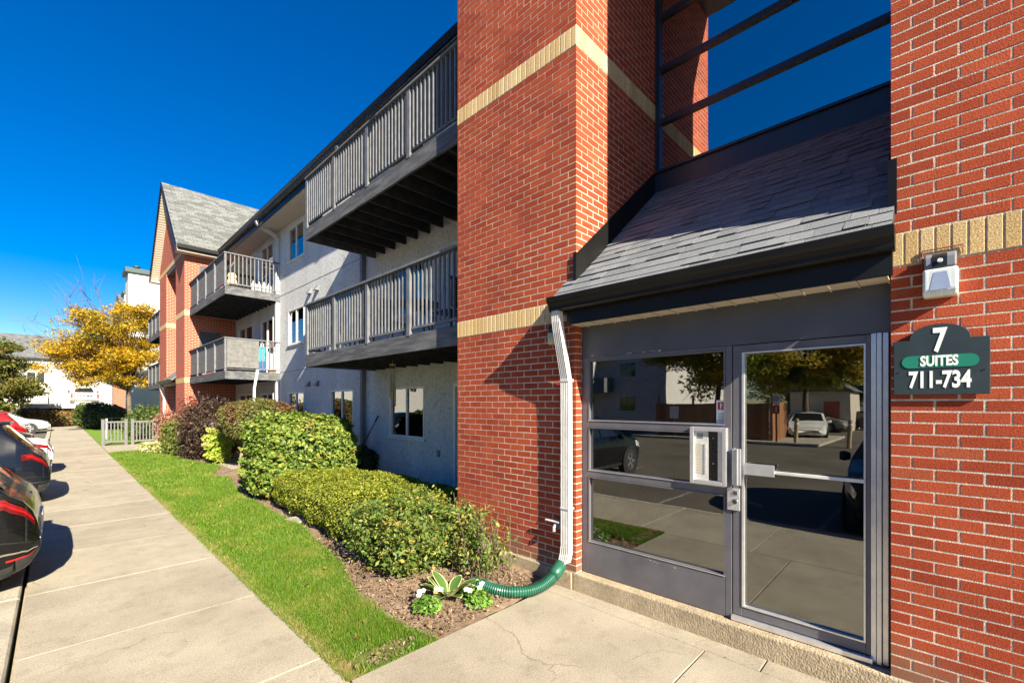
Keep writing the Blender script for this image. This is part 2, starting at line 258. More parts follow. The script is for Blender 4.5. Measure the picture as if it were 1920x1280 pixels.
# slabs: concrete colour with a slight tone per slab
def slab_mat():
    m, n, l, b = base('slab'); g = n.new('ShaderNodeNewGeometry'); oi = n.new('ShaderNodeObjectInfo')
    t = n.new('ShaderNodeTexNoise'); t.inputs['Scale'].default_value = 95; t.inputs['Detail'].default_value = 8; t.inputs['Roughness'].default_value = .7; l.new(g.outputs['Position'], t.inputs['Vector'])
    r = ramp(n, [(.33, (.19, .170, .132)), (.48, (.328, .298, .238)), (.66, (.43, .395, .322))]); l.new(t.outputs[0], r.inputs[0])
    t2 = n.new('ShaderNodeTexNoise'); t2.inputs['Scale'].default_value = 1.4; t2.inputs['Detail'].default_value = 7; t2.inputs['Roughness'].default_value = .65; l.new(g.outputs['Position'], t2.inputs['Vector'])
    r2 = ramp(n, [(.35, (.84, .83, .81)), (.62, (1.06, 1.05, 1.04))]); l.new(t2.outputs[0], r2.inputs[0])
    mx = n.new('ShaderNodeMixRGB'); mx.blend_type = 'MULTIPLY'; mx.inputs[0].default_value = 1; l.new(r.outputs[0], mx.inputs[1]); l.new(r2.outputs[0], mx.inputs[2])
    r3 = ramp(n, [(0, (.93, .92, .91)), (1, (1.05, 1.05, 1.04))]); l.new(oi.outputs['Random'], r3.inputs[0])
    mx2 = n.new('ShaderNodeMixRGB'); mx2.blend_type = 'MULTIPLY'; mx2.inputs[0].default_value = 1; l.new(mx.outputs[0], mx2.inputs[1]); l.new(r3.outputs[0], mx2.inputs[2])
    vo = n.new('ShaderNodeTexVoronoi'); vo.inputs['Scale'].default_value = 5.5; l.new(g.outputs['Position'], vo.inputs['Vector'])   # specks and gum spots
    r4 = ramp(n, [(.03, (.45, .44, .42)), (.055, (1, 1, 1))]); l.new(vo.outputs['Distance'], r4.inputs[0])
    mx3 = n.new('ShaderNodeMixRGB'); mx3.blend_type = 'MULTIPLY'; mx3.inputs[0].default_value = .7; l.new(mx2.outputs[0], mx3.inputs[1]); l.new(r4.outputs[0], mx3.inputs[2])
    wn = n.new('ShaderNodeTexNoise'); wn.inputs['Scale'].default_value = 3; wn.inputs['Detail'].default_value = 6; l.new(g.outputs['Position'], wn.inputs['Vector'])
    wm = n.new('ShaderNodeVectorMath'); wm.operation = 'MULTIPLY_ADD'; wm.inputs[1].default_value = (.5, .5, .5); l.new(wn.outputs['Color'], wm.inputs[0]); l.new(g.outputs['Position'], wm.inputs[2])
    ve = n.new('ShaderNodeTexVoronoi'); ve.feature = 'DISTANCE_TO_EDGE'; ve.inputs['Scale'].default_value = .38; l.new(wm.outputs[0], ve.inputs['Vector'])
    r6 = ramp(n, [(.0015, (.42, .38, .32)), (.004, (1, 1, 1))]); l.new(ve.outputs['Distance'], r6.inputs[0])
    st = n.new('ShaderNodeTexNoise'); st.inputs['Scale'].default_value = .7; st.inputs['Detail'].default_value = 4; l.new(g.outputs['Position'], st.inputs['Vector'])
    r7 = ramp(n, [(.46, (0, 0, 0)), (.56, (.8, .8, .8))]); l.new(st.outputs[0], r7.inputs[0])
    mx4 = n.new('ShaderNodeMixRGB'); mx4.blend_type = 'MULTIPLY'; l.new(r7.outputs[0], mx4.inputs[0]); l.new(mx3.outputs[0], mx4.inputs[1]); l.new(r6.outputs[0], mx4.inputs[2])
    s2 = n.new('ShaderNodeTexNoise'); s2.inputs['Scale'].default_value = 5; s2.inputs['Detail'].default_value = 9; s2.inputs['Roughness'].default_value = .75; l.new(g.outputs['Position'], s2.inputs['Vector'])
    r8 = ramp(n, [(.52, (1, 1, 1)), (.72, (.74, .72, .69))]); l.new(s2.outputs[0], r8.inputs[0])
    mx5 = n.new('ShaderNodeMixRGB'); mx5.blend_type = 'MULTIPLY'; mx5.inputs[0].default_value = 1; l.new(mx4.outputs[0], mx5.inputs[1]); l.new(r8.outputs[0], mx5.inputs[2])
    l.new(mx5.outputs[0], b.inputs['Base Color']); b.inputs['Roughness'].default_value = .92; b.inputs['Specular IOR Level'].default_value = .2
    t5 = n.new('ShaderNodeTexNoise'); t5.inputs['Scale'].default_value = 220; t5.inputs['Detail'].default_value = 4; l.new(g.outputs['Position'], t5.inputs['Vector'])
    bp = n.new('ShaderNodeBump'); bp.inputs['Strength'].default_value = .7; bp.inputs['Distance'].default_value = .006; l.new(t5.outputs[0], bp.inputs['Height']); l.new(bp.outputs[0], b.inputs['Normal'])
slab_mat()

# ------------------------------------------------------------------ object helpers
def origin(o):
    v = Vector((0, 0, 0))
    while o: v += o.location; o = o.parent
    return v
def link(o, parent=None):
    col.objects.link(o)
    if parent: o.parent = parent
    return o
def tag(o, label=None, cat=None, group=None, kind=None):
    if label: o['label'] = label
    if cat: o['category'] = cat
    if group: o['group'] = group
    if kind: o['kind'] = kind
    return o
def thing(name, label, cat, loc=(0, 0, 0), rz=0, group=None):
    o = bpy.data.objects.new(name, None); o.empty_display_size = .2
    o.location = loc; o.rotation_euler = (0, 0, rz); link(o)
    return tag(o, label, cat, group)
class MB:
    def __init__(s): s.v = []; s.f = []; s.m = []; s.cur = 0
    def add(s, vs, fs):
        k = len(s.v); s.v += [tuple(p) for p in vs]; s.f += [tuple(i + k for i in f) for f in fs]; s.m += [s.cur] * len(fs); return s
    def box(s, x0, x1, y0, y1, z0, z1):
        x0, x1 = min(x0, x1), max(x0, x1); y0, y1 = min(y0, y1), max(y0, y1); z0, z1 = min(z0, z1), max(z0, z1)
        return s.add([(x0, y0, z0), (x1, y0, z0), (x1, y1, z0), (x0, y1, z0), (x0, y0, z1), (x1, y0, z1), (x1, y1, z1), (x0, y1, z1)],
                     [(0, 3, 2, 1), (4, 5, 6, 7), (0, 1, 5, 4), (1, 2, 6, 5), (2, 3, 7, 6), (3, 0, 4, 7)])
    def quad(s, a, b, c, d): return s.add([a, b, c, d], [(0, 1, 2, 3)])
    def prism(s, pts, axis, a, b):
        """polygon in the plane across axis, extruded from a to b. pts: (x,z) for y, (y,z) for x, (x,y) for z"""
        def P(p, w): return (p[0], w, p[1]) if axis == 'y' else ((w, p[0], p[1]) if axis == 'x' else (p[0], p[1], w))
        n = len(pts); vs = [P(p, a) for p in pts] + [P(p, b) for p in pts]
        fs = [tuple(range(n))[::-1], tuple(range(n, 2 * n))] + [(i, (i + 1) % n, n + (i + 1) % n, n + i) for i in range(n)]
        return s.add(vs, fs)
    def tube(s, path, rad, seg=8, caps=True):
        path = [Vector(p) for p in path]; n = len(path)
        rad = rad if hasattr(rad, '__len__') else [rad] * n
        k = len(s.v); u = None
        for i, p in enumerate(path):
            d = (path[min(i + 1, n - 1)] - path[max(i - 1, 0)]).normalized()
            if u is None: u = d.orthogonal().normalized()
            u = (u - d * u.dot(d)); u = u.normalized() if u.length > 1e-6 else d.orthogonal().normalized()
            w = d.cross(u)
            for j in range(seg):
                a = 2 * math.pi * j / seg
                s.v.append(tuple(p + (u * math.cos(a) + w * math.sin(a)) * rad[i]))
        for i in range(n - 1):
            for j in range(seg):
                s.f.append((k + i * seg + j, k + i * seg + (j + 1) % seg, k + (i + 1) * seg + (j + 1) % seg, k + (i + 1) * seg + j)); s.m.append(s.cur)
        if caps:
            s.f.append(tuple(k + j for j in range(seg))[::-1]); s.f.append(tuple(k + (n - 1) * seg + j for j in range(seg))); s.m += [s.cur] * 2
        return s
    def lathe(s, prof, c, seg=16, axis='z'):
        k = len(s.v); n = len(prof)
        for r, h in prof:
            for j in range(seg):
                a = 2 * math.pi * j / seg; q = (r * math.cos(a), r * math.sin(a))
                if axis == 'z': s.v.append((c[0] + q[0], c[1] + q[1], c[2] + h))
                elif axis == 'x': s.v.append((c[0] + h, c[1] + q[0], c[2] + q[1]))
                else: s.v.append((c[0] + q[0], c[1] + h, c[2] + q[1]))
        for i in range(n - 1):
            for j in range(seg):
                s.f.append((k + i * seg + j, k + i * seg + (j + 1) % seg, k + (i + 1) * seg + (j + 1) % seg, k + (i + 1) * seg + j)); s.m.append(s.cur)
        return s
    def build(s, name, mat, parent=None, smooth=False, bevel=0, local=False, kind=None):
        o = (Vector((0, 0, 0)) if local or not parent else origin(parent))
        me = bpy.data.meshes.new(name); me.from_pydata([(p[0] - o.x, p[1] - o.y, p[2] - o.z) for p in s.v], [], s.f)
        mats = mat if isinstance(mat, (list, tuple)) else [mat]
        for q in mats: me.materials.append(M[q])
        if len(mats) > 1: me.polygons.foreach_set('material_index', s.m)
        if smooth: me.polygons.foreach_set('use_smooth', [True] * len(me.polygons))
        me.update()
        ob = bpy.data.objects.new(name, me); link(ob, parent)
        if bevel:
            bv = ob.modifiers.new('bevel', 'BEVEL'); bv.width = bevel; bv.segments = 2; bv.limit_method = 'ANGLE'
        if kind: ob['kind'] = kind
        return ob
def bx(name, mat, parent, x0, x1, y0, y1, z0, z1, bevel=0, local=False):
    return MB().box(x0, x1, y0, y1, z0, z1).build(name, mat, parent, bevel=bevel, local=local)
def inst(me, name, parent, loc, rot=None, scale=None):
    o = bpy.data.objects.new(name, me); link(o, parent); o.location = Vector(loc) - (origin(parent) if parent else Vector())
    if rot: o.rotation_euler = rot
    if scale: o.scale = scale
    return o
def np_mesh(name, V, F, mat, parent=None, kind=None, smooth=False, local=False):
    """V (n,3), F (m,k) quads or tris"""
    V = np.asarray(V, dtype=np.float32)
    if parent and not local: V = V - np.array(origin(parent), dtype=np.float32)
    me = bpy.data.meshes.new(name); F = np.asarray(F, dtype=np.int32); m, k = F.shape
    me.vertices.add(len(V)); me.vertices.foreach_set('co', np.ascontiguousarray(V, dtype=np.float32).ravel())
    me.loops.add(m * k); me.loops.foreach_set('vertex_index', F.ravel())
    me.polygons.add(m); me.polygons.foreach_set('loop_start', np.arange(0, m * k, k, dtype=np.int32))
    me.materials.append(M[mat]); me.update(calc_edges=True)
    if smooth: me.polygons.foreach_set('use_smooth', [True] * m)
    o = bpy.data.objects.new(name, me); link(o, parent)
    if kind: o['kind'] = kind
    return o
def text_obj(name, txt, mat, parent, pos, size, rot, sx=1.0, bold=.0, ext=.0009, align='CENTER'):
    cu = bpy.data.curves.new(name, 'FONT'); cu.body = txt; cu.size = size; cu.align_x = align; cu.align_y = 'CENTER'; cu.offset = bold; cu.extrude = ext; cu.resolution_u = 3
    tmp = bpy.data.objects.new('tmp', cu); col.objects.link(tmp)
    dg = bpy.context.evaluated_depsgraph_get(); me = bpy.data.meshes.new_from_object(tmp.evaluated_get(dg))
    col.objects.unlink(tmp); bpy.data.objects.remove(tmp)
    me.materials.clear(); me.materials.append(M[mat]); me.name = name
    o = bpy.data.objects.new(name, me); link(o, parent); o.location = Vector(pos) - origin(parent); o.rotation_euler = rot; o.scale = (sx, 1, 1)
    return o
# ================================================================== SETTING
XF, XD, XU, WX = 3.55, 3.64, 5.21, 5.33      # pier face, entrance frame, stair window, stucco wall
def structure(name, mb, mat, **k):
    o = mb.build(name, mat, **k); o['kind'] = 'structure'; return o
structure('ground', MB().quad((-.40, -400, -.14), (600, -400, -.14), (600, 600, -.14), (-.40, 600, -.14)), 'far_grass')
lot = structure('parking_lot', MB().quad((-600, -400, -.125), (-.40, -400, -.125), (-.40, 600, -.125), (-600, 600, -.125)), 'asphalt')
mk = MB()
for k in range(14):
    y = -1.3 + k * 2.62
    mk.quad((-5.4, y, -.121), (-.55, y, -.121), (-.55, y + .09, -.121), (-5.4, y + .09, -.121))
pm('worn_paint', (.30, .29, .26), (.09, .088, .085), 16, .9, lo=.42, hi=.58)
structure('parking_lines', mk, 'worn_paint')
# pavement: single slabs with tooled joints
def chamfer_box(dx, dy, dz, c):
    """box with all edges chamfered, centred"""
    mb = MB(); x, y, z = dx / 2, dy / 2, dz / 2
    V = []; idx = {}
    for sx in (-1, 1):
        for sy in (-1, 1):
            for sz in (-1, 1):
                for ax in range(3):
                    p = [sx * (x - (0 if ax == 0 else c)), sy * (y - (0 if ax == 1 else c)), sz * (z - (0 if ax == 2 else c))]
                    idx[(sx, sy, sz, ax)] = len(V); V.append(tuple(p))
    F = []
    for s in (-1, 1):
        for ax, o1, o2 in ((0, 1, 2), (1, 2, 0), (2, 0, 1)):
            q = []
            for a, b in ((-1, -1), (1, -1), (1, 1), (-1, 1)):
                t = [0, 0, 0]; t[ax] = s; t[o1] = a; t[o2] = b; q.append(idx[(*t, ax)])
            F.append(tuple(q) if s > 0 else tuple(q[::-1]))
    for ax, o1, o2 in ((0, 1, 2), (1, 2, 0), (2, 0, 1)):       # edges parallel to ax
        for a in (-1, 1):
            for b in (-1, 1):
                t0 = [0, 0, 0]; t1 = [0, 0, 0]; t0[ax] = -1; t1[ax] = 1
                for t in (t0, t1): t[o1] = a; t[o2] = b
                q = (idx[(*t0, o1)], idx[(*t1, o1)], idx[(*t1, o2)], idx[(*t0, o2)])
                F.append(q if a * b < 0 else q[::-1])
    for sx in (-1, 1):
        for sy in (-1, 1):
            for sz in (-1, 1):
                q = tuple(idx[(sx, sy, sz, a)] for a in range(3)); F.append(q if sx * sy * sz > 0 else q[::-1])
    mb.add(V, F); return mb
_mc = {}
def piece_mesh(name, dims, c, mat):
    key = (name, tuple(round(d, 4) for d in dims), mat)
    if key not in _mc:
        mb = chamfer_box(*dims, c); me = bpy.data.meshes.new(name); me.from_pydata(mb.v, [], mb.f); me.materials.append(M[mat]); me.update(); _mc[key] = me
    return _mc[key]
sw = structure('sidewalk', MB().quad((-.22, -6, -.06), (1.36, -6, -.06), (1.36, 50.5, -.06), (-.22, 50.5, -.06)), 'ledge_concrete')
y = -5.9
while y < 50:
    L = 1.52; inst(piece_mesh('slab', (1.555, L - .008, .10), .003, 'slab'), 'slab', sw, (.5725, y + L / 2, -.05 + random.uniform(-.002, .002)), rot=(random.uniform(-.0015, .0015), 0, 0)); y += L
kb = structure('kerb', MB().quad((-.41, -6, -.10), (-.24, -6, -.10), (-.24, 50.5, -.10), (-.41, 50.5, -.10)), 'soil')
y = -5.9
while y < 50:
    L = 3.04; inst(piece_mesh('kerb_stone', (.165, L - .014, .16), .014, 'kerb_concrete'), 'kerb_stone', kb, (-.323, y + L / 2, -.083)); y += L
# the entrance walk: big cast slabs between pavement and step
ew = structure('entrance_path', MB().quad((1.36, -6, -.06), (3.6, -6, -.06), (3.6, 2.8, -.06), (1.36, 2.8, -.06)), 'ledge_concrete')
for (x0, x1, y0, y1) in [(1.365, 3.36, 1.27, 2.81), (1.365, 3.36, -.62, 1.26), (1.365, 3.36, -2.6, -.63), (1.365, 3.36, -6, -2.61)]:
    inst(piece_mesh('slab', (x1 - x0, y1 - y0, .10), .003, 'slab'), 'slab', ew, ((x0 + x1) / 2, (y0 + y1) / 2, -.05))
for y0, y1 in [(.9, 2.81), (-2, .89), (-6, -2.01)]:
    inst(piece_mesh('slab', (.19, y1 - y0, .10), .003, 'slab'), 'slab', ew, (3.458, (y0 + y1) / 2, -.048))
p2 = structure('far_path', MB().quad((1.37, 22.4, -.06), (3.6, 22.4, -.06), (3.6, 26.1, -.06), (1.37, 26.1, -.06)), 'ledge_concrete')
for y0 in (22.4, 24.25):
    inst(piece_mesh('slab', (2.15, 1.84, .10), .003, 'slab'), 'slab', p2, (2.445, y0 + .92, -.05))
inst(piece_mesh('slab', (1.6, 1.5, .10), .003, 'slab'), 'slab', p2, (4.2, 15.0, -.04))
p3 = structure('crossing_path', MB().quad((1.37, 36.0, -.03), (6, 36.0, -.03), (6, 37.4, -.03), (1.37, 37.4, -.03)), 'concrete')
# planting bed (uneven soil sheet) and lawn
BY = [2.81, 3.1, 3.4, 4.0, 4.9, 6.9, 8.5, 9.9, 11.5, 12.6, 13.0, 13.7, 14.3, 15.2, 16.5, 18.5, 20.6, 22.3]
BX = [2.06, 1.97, 1.94, 1.97, 2.25, 2.54, 2.55, 2.57, 2.75, 3.0, 2.80, 2.80, 3.05, 3.4, 3.05, 2.85, 2.62, 2.15]
def lawn_edge(y): return np.interp(y, BY, BX)
nx, ny = 50, 240
gx, gy = np.meshgrid(np.linspace(1.363, 5.6, nx), np.linspace(2.815, 22.4, ny))
hz = -.022 + .018 * np.sin(gx * 7.1 + gy * 2.3) * np.sin(gy * 5.3 - gx) + rng.normal(0, .006, gx.shape)
hz += np.clip((gx - lawn_edge(gy) - .05) * .05, 0, .05); hz = np.where(gx < lawn_edge(gy) + .02, -.03, hz)
V = np.stack([gx, gy, hz], -1).reshape(-1, 3)
ii = np.arange(nx * ny).reshape(ny, nx)
Fq = np.stack([ii[:-1, :-1], ii[:-1, 1:], ii[1:, 1:], ii[1:, :-1]], -1).reshape(-1, 4)
bed = np_mesh('planting_bed', V, Fq, 'soil', smooth=True); bed['kind'] = 'structure'
mb = MB(); ys = np.linspace(2.815, 22.3, 90)
for a, b in zip(ys[:-1], ys[1:]):
    mb.quad((1.365, a, -.008), (lawn_edge(a), a, -.008), (lawn_edge(b), b, -.008), (1.365, b, -.008))
structure('lawn', mb, 'turf_soil')
structure('far_lawn', MB().quad((1.37, 26.2, -.02), (3.9, 26.2, -.02), (3.9, 50.5, -.02), (1.37, 50.5, -.02)), 'far_grass')

# ================================================================== APARTMENT BUILDING
B = thing('apartment_building', 'three-storey brick and pale stucco apartment building with dark balconies and gabled entrances', 'building', (5.33, 13, 0))
MIR = 25.96                                     # the facade repeats mirrored about y = 12.98
def wall_holes(mb, X, Y0, Y1, Z0, Z1, holes, depth=.10):
    ys = sorted({Y0, Y1, *[h[0] for h in holes], *[h[1] for h in holes]}); zs = sorted({Z0, Z1, *[h[2] for h in holes], *[h[3] for h in holes]})
    for a, b in zip(ys[:-1], ys[1:]):
        for c, d in zip(zs[:-1], zs[1:]):
            if any(h[0] <= a and b <= h[1] and h[2] <= c and d <= h[3] for h in holes): continue
            mb.quad((X, b, c), (X, a, c), (X, a, d), (X, b, d))
    for y0, y1, z0, z1 in holes:
        for (p, q) in (((y0, z0), (y1, z0)), ((y1, z0), (y1, z1)), ((y1, z1), (y0, z1)), ((y0, z1), (y0, z0))):
            mb.quad((X, p[0], p[1]), (X, q[0], q[1]), (X + depth, q[0], q[1]), (X + depth, p[0], p[1]))
ZW = [(1.09, 2.20), (3.74, 4.88), (6.44, 7.54)]; ZD = [(.12, 2.22), (2.90, 4.93), (5.6, 7.6)]
wins = [(10.85, 12.22), (14.10, 15.45), (7.70, 9.08)]; doors = [(4.75, 6.75)]
wins += [(MIR - b, MIR - a) for a, b in [(7.70, 9.08)]]; doors += [(MIR - b, MIR - a) for a, b in doors]
holes = [(a, b, z0, z1) for (a, b) in wins for (z0, z1) in ZW] + [(a, b, z0, z1) for (a, b) in doors for (z0, z1) in ZD]
mb = MB(); wall_holes(mb, WX, 4.3, 21.7, 0, 7.9, holes)
mb.build('wall', 'stucco', B)
MB().add([(WX, 27.5, 0), (WX, 33, 0), (WX, 33, 7.9), (WX, 27.5, 7.9), (15, 33, 0), (15, 33, 7.9)], [(1, 0, 3, 2), (4, 1, 2, 5)]).build('wall', 'stucco', B)
MB().add([(WX, -1.6, 0), (WX, -8, 0), (WX, -8, 7.9), (WX, -1.6, 7.9), (15, -8, 0), (15, -8, 7.9)], [(1, 0, 3, 2), (1, 2, 5, 4)]).build('wall', 'stucco', B)
bx('inner_wall', 'interior_dark', B, WX + .7, WX + .8, 4.2, 21.8, 0, 7.9)
for z in (5.47, 2.88):                                                     # control joints in the stucco
    bx('stucco_joint', 'dark_pipe', B, WX - .004, WX + .01, 10.2, 16.3, z, z + .018)
for i, (a, b) in enumerate(wins):
    for j, (z0, z1) in enumerate(ZW):
        far = i == 3; t = .045
        f = MB(); f.box(WX - .012, WX + .07, a, a + t, z0, z1).box(WX - .012, WX + .07, b - t, b, z0, z1).box(WX - .0115, WX + .07, a + t, b - t, z1 - t, z1).box(WX - .0115, WX + .07, a + t, b - t, z0, z0 + t)
        m = (a + b) / 2; f.box(WX, WX + .06, m - .022, m + .022, z0 + t, z1 - t)
        w = f.build('window', 'white_vinyl', B)
        bx('pane', 'window_glass', w, WX + .030, WX + .034, a + t, m - .022, z0 + t, z1 - t); bx('pane', 'window_glass', w, WX + .045, WX + .049, m + .022, b - t, z0 + t, z1 - t)
        bx('sill', 'white_vinyl', w, WX - .05, WX + .02, a - .04, b + .04, z0 - .045, z0 - .002, bevel=.004)
        c = MB(); n = 14
        if (i + j) % 2 == 0:      # vertical blind slats
            for k in range(n):
                yy = a + (b - a) * (k + .5) / n; c.add([(WX + .12, yy - .035, z0), (WX + .16, yy + .035, z0), (WX + .16, yy + .035, z1), (WX + .12, yy - .035, z1)], [(0, 1, 2, 3)])
            c.build('vertical_blind', 'curtain', w)
        else:
            for k in range(30):
                zz = z0 + (z1 - z0) * (k + .5) / 30; c.add([(WX + .12, a, zz - .012), (WX + .12, b, zz - .012), (WX + .135, b, zz + .012), (WX + .135, a, zz + .012)], [(0, 1, 2, 3)])
            c.build('slat_blind', 'blind', w)
for i, (a, b) in enumerate(doors):
    for z0, z1 in ZD:
        t = .07; m = (a + b) / 2
        f = MB(); f.box(WX - .012, WX + .08, a, a + t, z0, z1).box(WX - .012, WX + .08, b - t, b, z0, z1).box(WX - .0115, WX + .08, a + t, b - t, z1 - t, z1).box(WX - .0115, WX + .08, a + t, b - t, z0, z0 + t).box(WX, WX + .07, m - .04, m + .04, z0 + t, z1 - t)
        w = f.build('patio_door', 'white_vinyl', B)
        bx('pane', 'window_glass', w, WX + .030, WX + .034, a + t, m - .04, z0 + t, z1 - t); bx('pane', 'window_glass', w, WX + .05, WX + .054, m + .04, b - t, z0 + t, z1 - t)
        c = MB()
        for k in range(16):
            yy = a + (b - a) * (k + .5) / 16; c.add([(WX + .14, yy - .05, z0), (WX + .19, yy + .05, z0), (WX + .19, yy + .05, z1), (WX + .14, yy - .05, z1)], [(0, 1, 2, 3)])
        c.build('vertical_blind', 'curtain', w)
for (y, z) in [(13.6, 5.2), (13.05, 5.2), (13.7, 2.42), (13.05, 2.42)]:     # dryer vent hoods
    MB().prism([(WX - .13, z - .08), (WX + .01, z - .08), (WX + .01, z + .09), (WX - .02, z + .09)], 'y', y - .075, y + .075).build('vent_hood', 'dark_pipe', B)
# ---- main roof, gutter, fascia, soffit
def main_roof(Y0, Y1):
    MB().prism([(4.62, 8.02), (4.62, 7.90), (5.4, 7.90), (10.2, 11.2), (15, 7.95), (15.5, 7.95), (10.2, 11.75)], 'y', Y0, Y1).build('roof', 'far_shingle_y', B)
    MB().prism([(4.56, 8.06), (4.56, 8.03), (4.59, 7.98), (4.59, 7.93), (4.66, 7.91), (4.69, 7.91), (4.69, 8.06)], 'y', Y0, Y1).build('gutter', 'black_metal', B)
    bx('fascia', 'black_metal', B, 4.695, 4.72, Y0, Y1, 7.70, 7.97)
    s = MB(); y = Y0
    while y < Y1 - .01:
        s.box(4.72, WX + .02, y + .004, min(y + .096, Y1), 7.715, 7.735); y += .10
    s.build('soffit', 'beige_vinyl', B)
main_roof(4.86, 21.10); main_roof(28.06, 33.4)
# ---- gables over both entrances
def gable(c, near):
    hw, ax, ez = 3.46, 3.22, 7.95; sl = 1.035; az = ez + hw * sl; t = .10
    n = math.hypot(1, sl)
    for s in (-1, 1):
        pts = [(c, az), (c + s * hw, ez), (c + s * hw, ez - t * n), (c, az - t * n)]
        MB().prism(pts if s > 0 else pts[::-1], 'x', ax, 10.3).build('gable_roof', 'far_shingle_x', B)
        q = [(c, az + .015), (c + s * (hw + .02), ez - .005), (c + s * (hw + .02), ez - .24), (c, az - .22)]
        MB().prism(q if s > 0 else q[::-1], 'x', ax - .03, ax).build('rake_board', 'black_metal', B)
        # sloped soffit of the overhang in vinyl strips
        st = MB(); k = 0
        while k < hw:
            y0, y1 = c + s * k, c + s * min(k + .088, hw); z0, z1 = az - .16 - k * sl, az - .16 - min(k + .088, hw) * sl
            st.add([(ax, y0, z0), (XF + .02, y0, z0), (XF + .02, y1, z1 + .012), (ax, y1, z1 + .012)], [(0, 1, 2, 3)]); st.add([(ax, y1, z1 + .012), (XF + .02, y1, z1 + .012), (XF + .02, y1, z1), (ax, y1, z1)], [(0, 1, 2, 3)]); k += .088
        st.build('rake_soffit', 'beige_vinyl', B)
        y0, y1 = sorted((c + s * (hw - .01), c + s * (hw + .11)))
        bx('gutter', 'black_metal', B, ax + .02, 4.62, y0, y1, 7.83, 7.985, bevel=.015)
        y0, y1 = sorted((c + s * 3.02, c + s * 3.44)); bx('soffit', 'beige_vinyl', B, ax + .03, 4.66, y0, y1, 7.74, 7.80)
    zt = 7.72
    tri = [(c - 2.985, zt + .33), (c + 2.985, zt + .33), (c + 2.985, ez + (hw - 2.985) * sl - .17), (c + .62, az - .62 * sl - .17), (c - .62, az - .62 * sl - .17), (c - 2.985, ez + (hw - 2.985) * sl - .17)]
    MB().prism(tri[::-1], 'x', XF + .004, XF + .12).build('gable_wall', ['brick_y'], B)
    MB().prism([(c - .6, az - .62 * sl - .17), (c + .6, az - .62 * sl - .17), (c, az - .17)][::-1], 'x', XF + .02, XF + .06).build('gable_vent', 'dark_pipe', B)
    bx('buff_band', 'buff_brick', B, XF - .006, XF + .11, c - 2.985, c + 2.985, zt + .13, zt + .33)
    bx('lintel', 'charcoal_paint', B, XF + .02, XU + .1, c - 1.2, c + 1.2, zt, zt + .128)
gable(1.397, True); gable(24.563, False)

# ---- brick piers of the entrance, brick by brick
LY0, LY1, RY1, RY0 = 2.57, 4.41, .224, -1.62
CO = .0672; Z0 = .175
rows = []                                       # (z, kind)
z = Z0
for k in range(37): rows.append((z, 'r')); z += CO
BAND1 = z; z += .20
for k in range(37): rows.append((z, 'r')); z += CO
BAND2 = z; z += .20
while z < 7.75: rows.append((z, 'r')); z += CO
def cam_size(p): return -(Vector(p) - Vector((0, 0, H))).length
def lay(pier, items, nmax, mat, name):
    """items: (x0,x1,y0,y1,z0,z1); the nmax nearest become single bricks, the rest one joined part"""
    def vis(it): c = ((it[0] + it[1]) / 2, (it[2] + it[3]) / 2, (it[4] + it[5]) / 2); d = .7175 * c[0] + .6966 * c[1]; px = (.6966 * c[0] - .7175 * c[1]) / d; py = (c[2] - H) / d; return abs(px) < 1.17 and py < .925
    items.sort(key=lambda it: (not vis(it), -cam_size(((it[0] + it[1]) / 2, (it[2] + it[3]) / 2, (it[4] + it[5]) / 2))))
    for it in items[:nmax]:
        d = (it[1] - it[0], it[3] - it[2], it[5] - it[4]); c = ((it[0] + it[1]) / 2 + random.uniform(-.0006, .0006), (it[2] + it[3]) / 2, (it[4] + it[5]) / 2)
        inst(piece_mesh(name, d, .002, mat), name, pier, c, rot=(0, 0, random.uniform(-.0015, .0015)))
    rest = MB()
    for it in items[nmax:]:
        j = random.uniform(-.0006, .0006); rest.box(it[0] + j, it[1] + j, it[2], it[3], it[4], it[5])
    if rest.v: rest.build(name + 'work', mat, pier, kind='stuff')
J = .0095
# left pier (corner bonded: front face and return)
PL = MB().box(XF + .0017, WX + .02, LY0 + .0017, LY1 - .004, Z0 - .01, 7.9).build('brick_pier', 'mortar', B)
it = []; buff = []
for i, (z, _) in enumerate(rows):
    z0, z1 = z + J / 2, z + CO - J / 2
    if i % 2 == 0:
        y = LY0; x = XF + .09 + J
    else:
        x = XF; y = LY0 + .09 + J
    k = 0
    while y < LY1 - .02:
        e = min(y + .19, LY1); it.append((XF, XF + .09, y, e, z0, z1)); y += .20
    xm = XU + .05 if z > 2.9 else XD + .02
    while x < xm - .02:
        e = min(x + .19, xm); it.append((x, e, LY0, LY0 + .09, z0, z1)); x += .20
for bz in (BAND1, BAND2):
    y = LY0
    while y < LY1 - .02: e = min(y + .057, LY1); buff.append((XF - .004, XF + .085, y, e, bz + .005, bz + .195)); y += .067
    x = XF + .095; xm = XU + .05 if bz > 3 else XD + .02
    while x < xm - .01: e = min(x + .057, xm); buff.append((x, e, LY0 - .004, LY0 + .085, bz + .005, bz + .195)); x += .067
lay(PL, it, 300, 'brick', 'brick'); lay(PL, buff, 90, 'buff_brick', 'buff_brick')
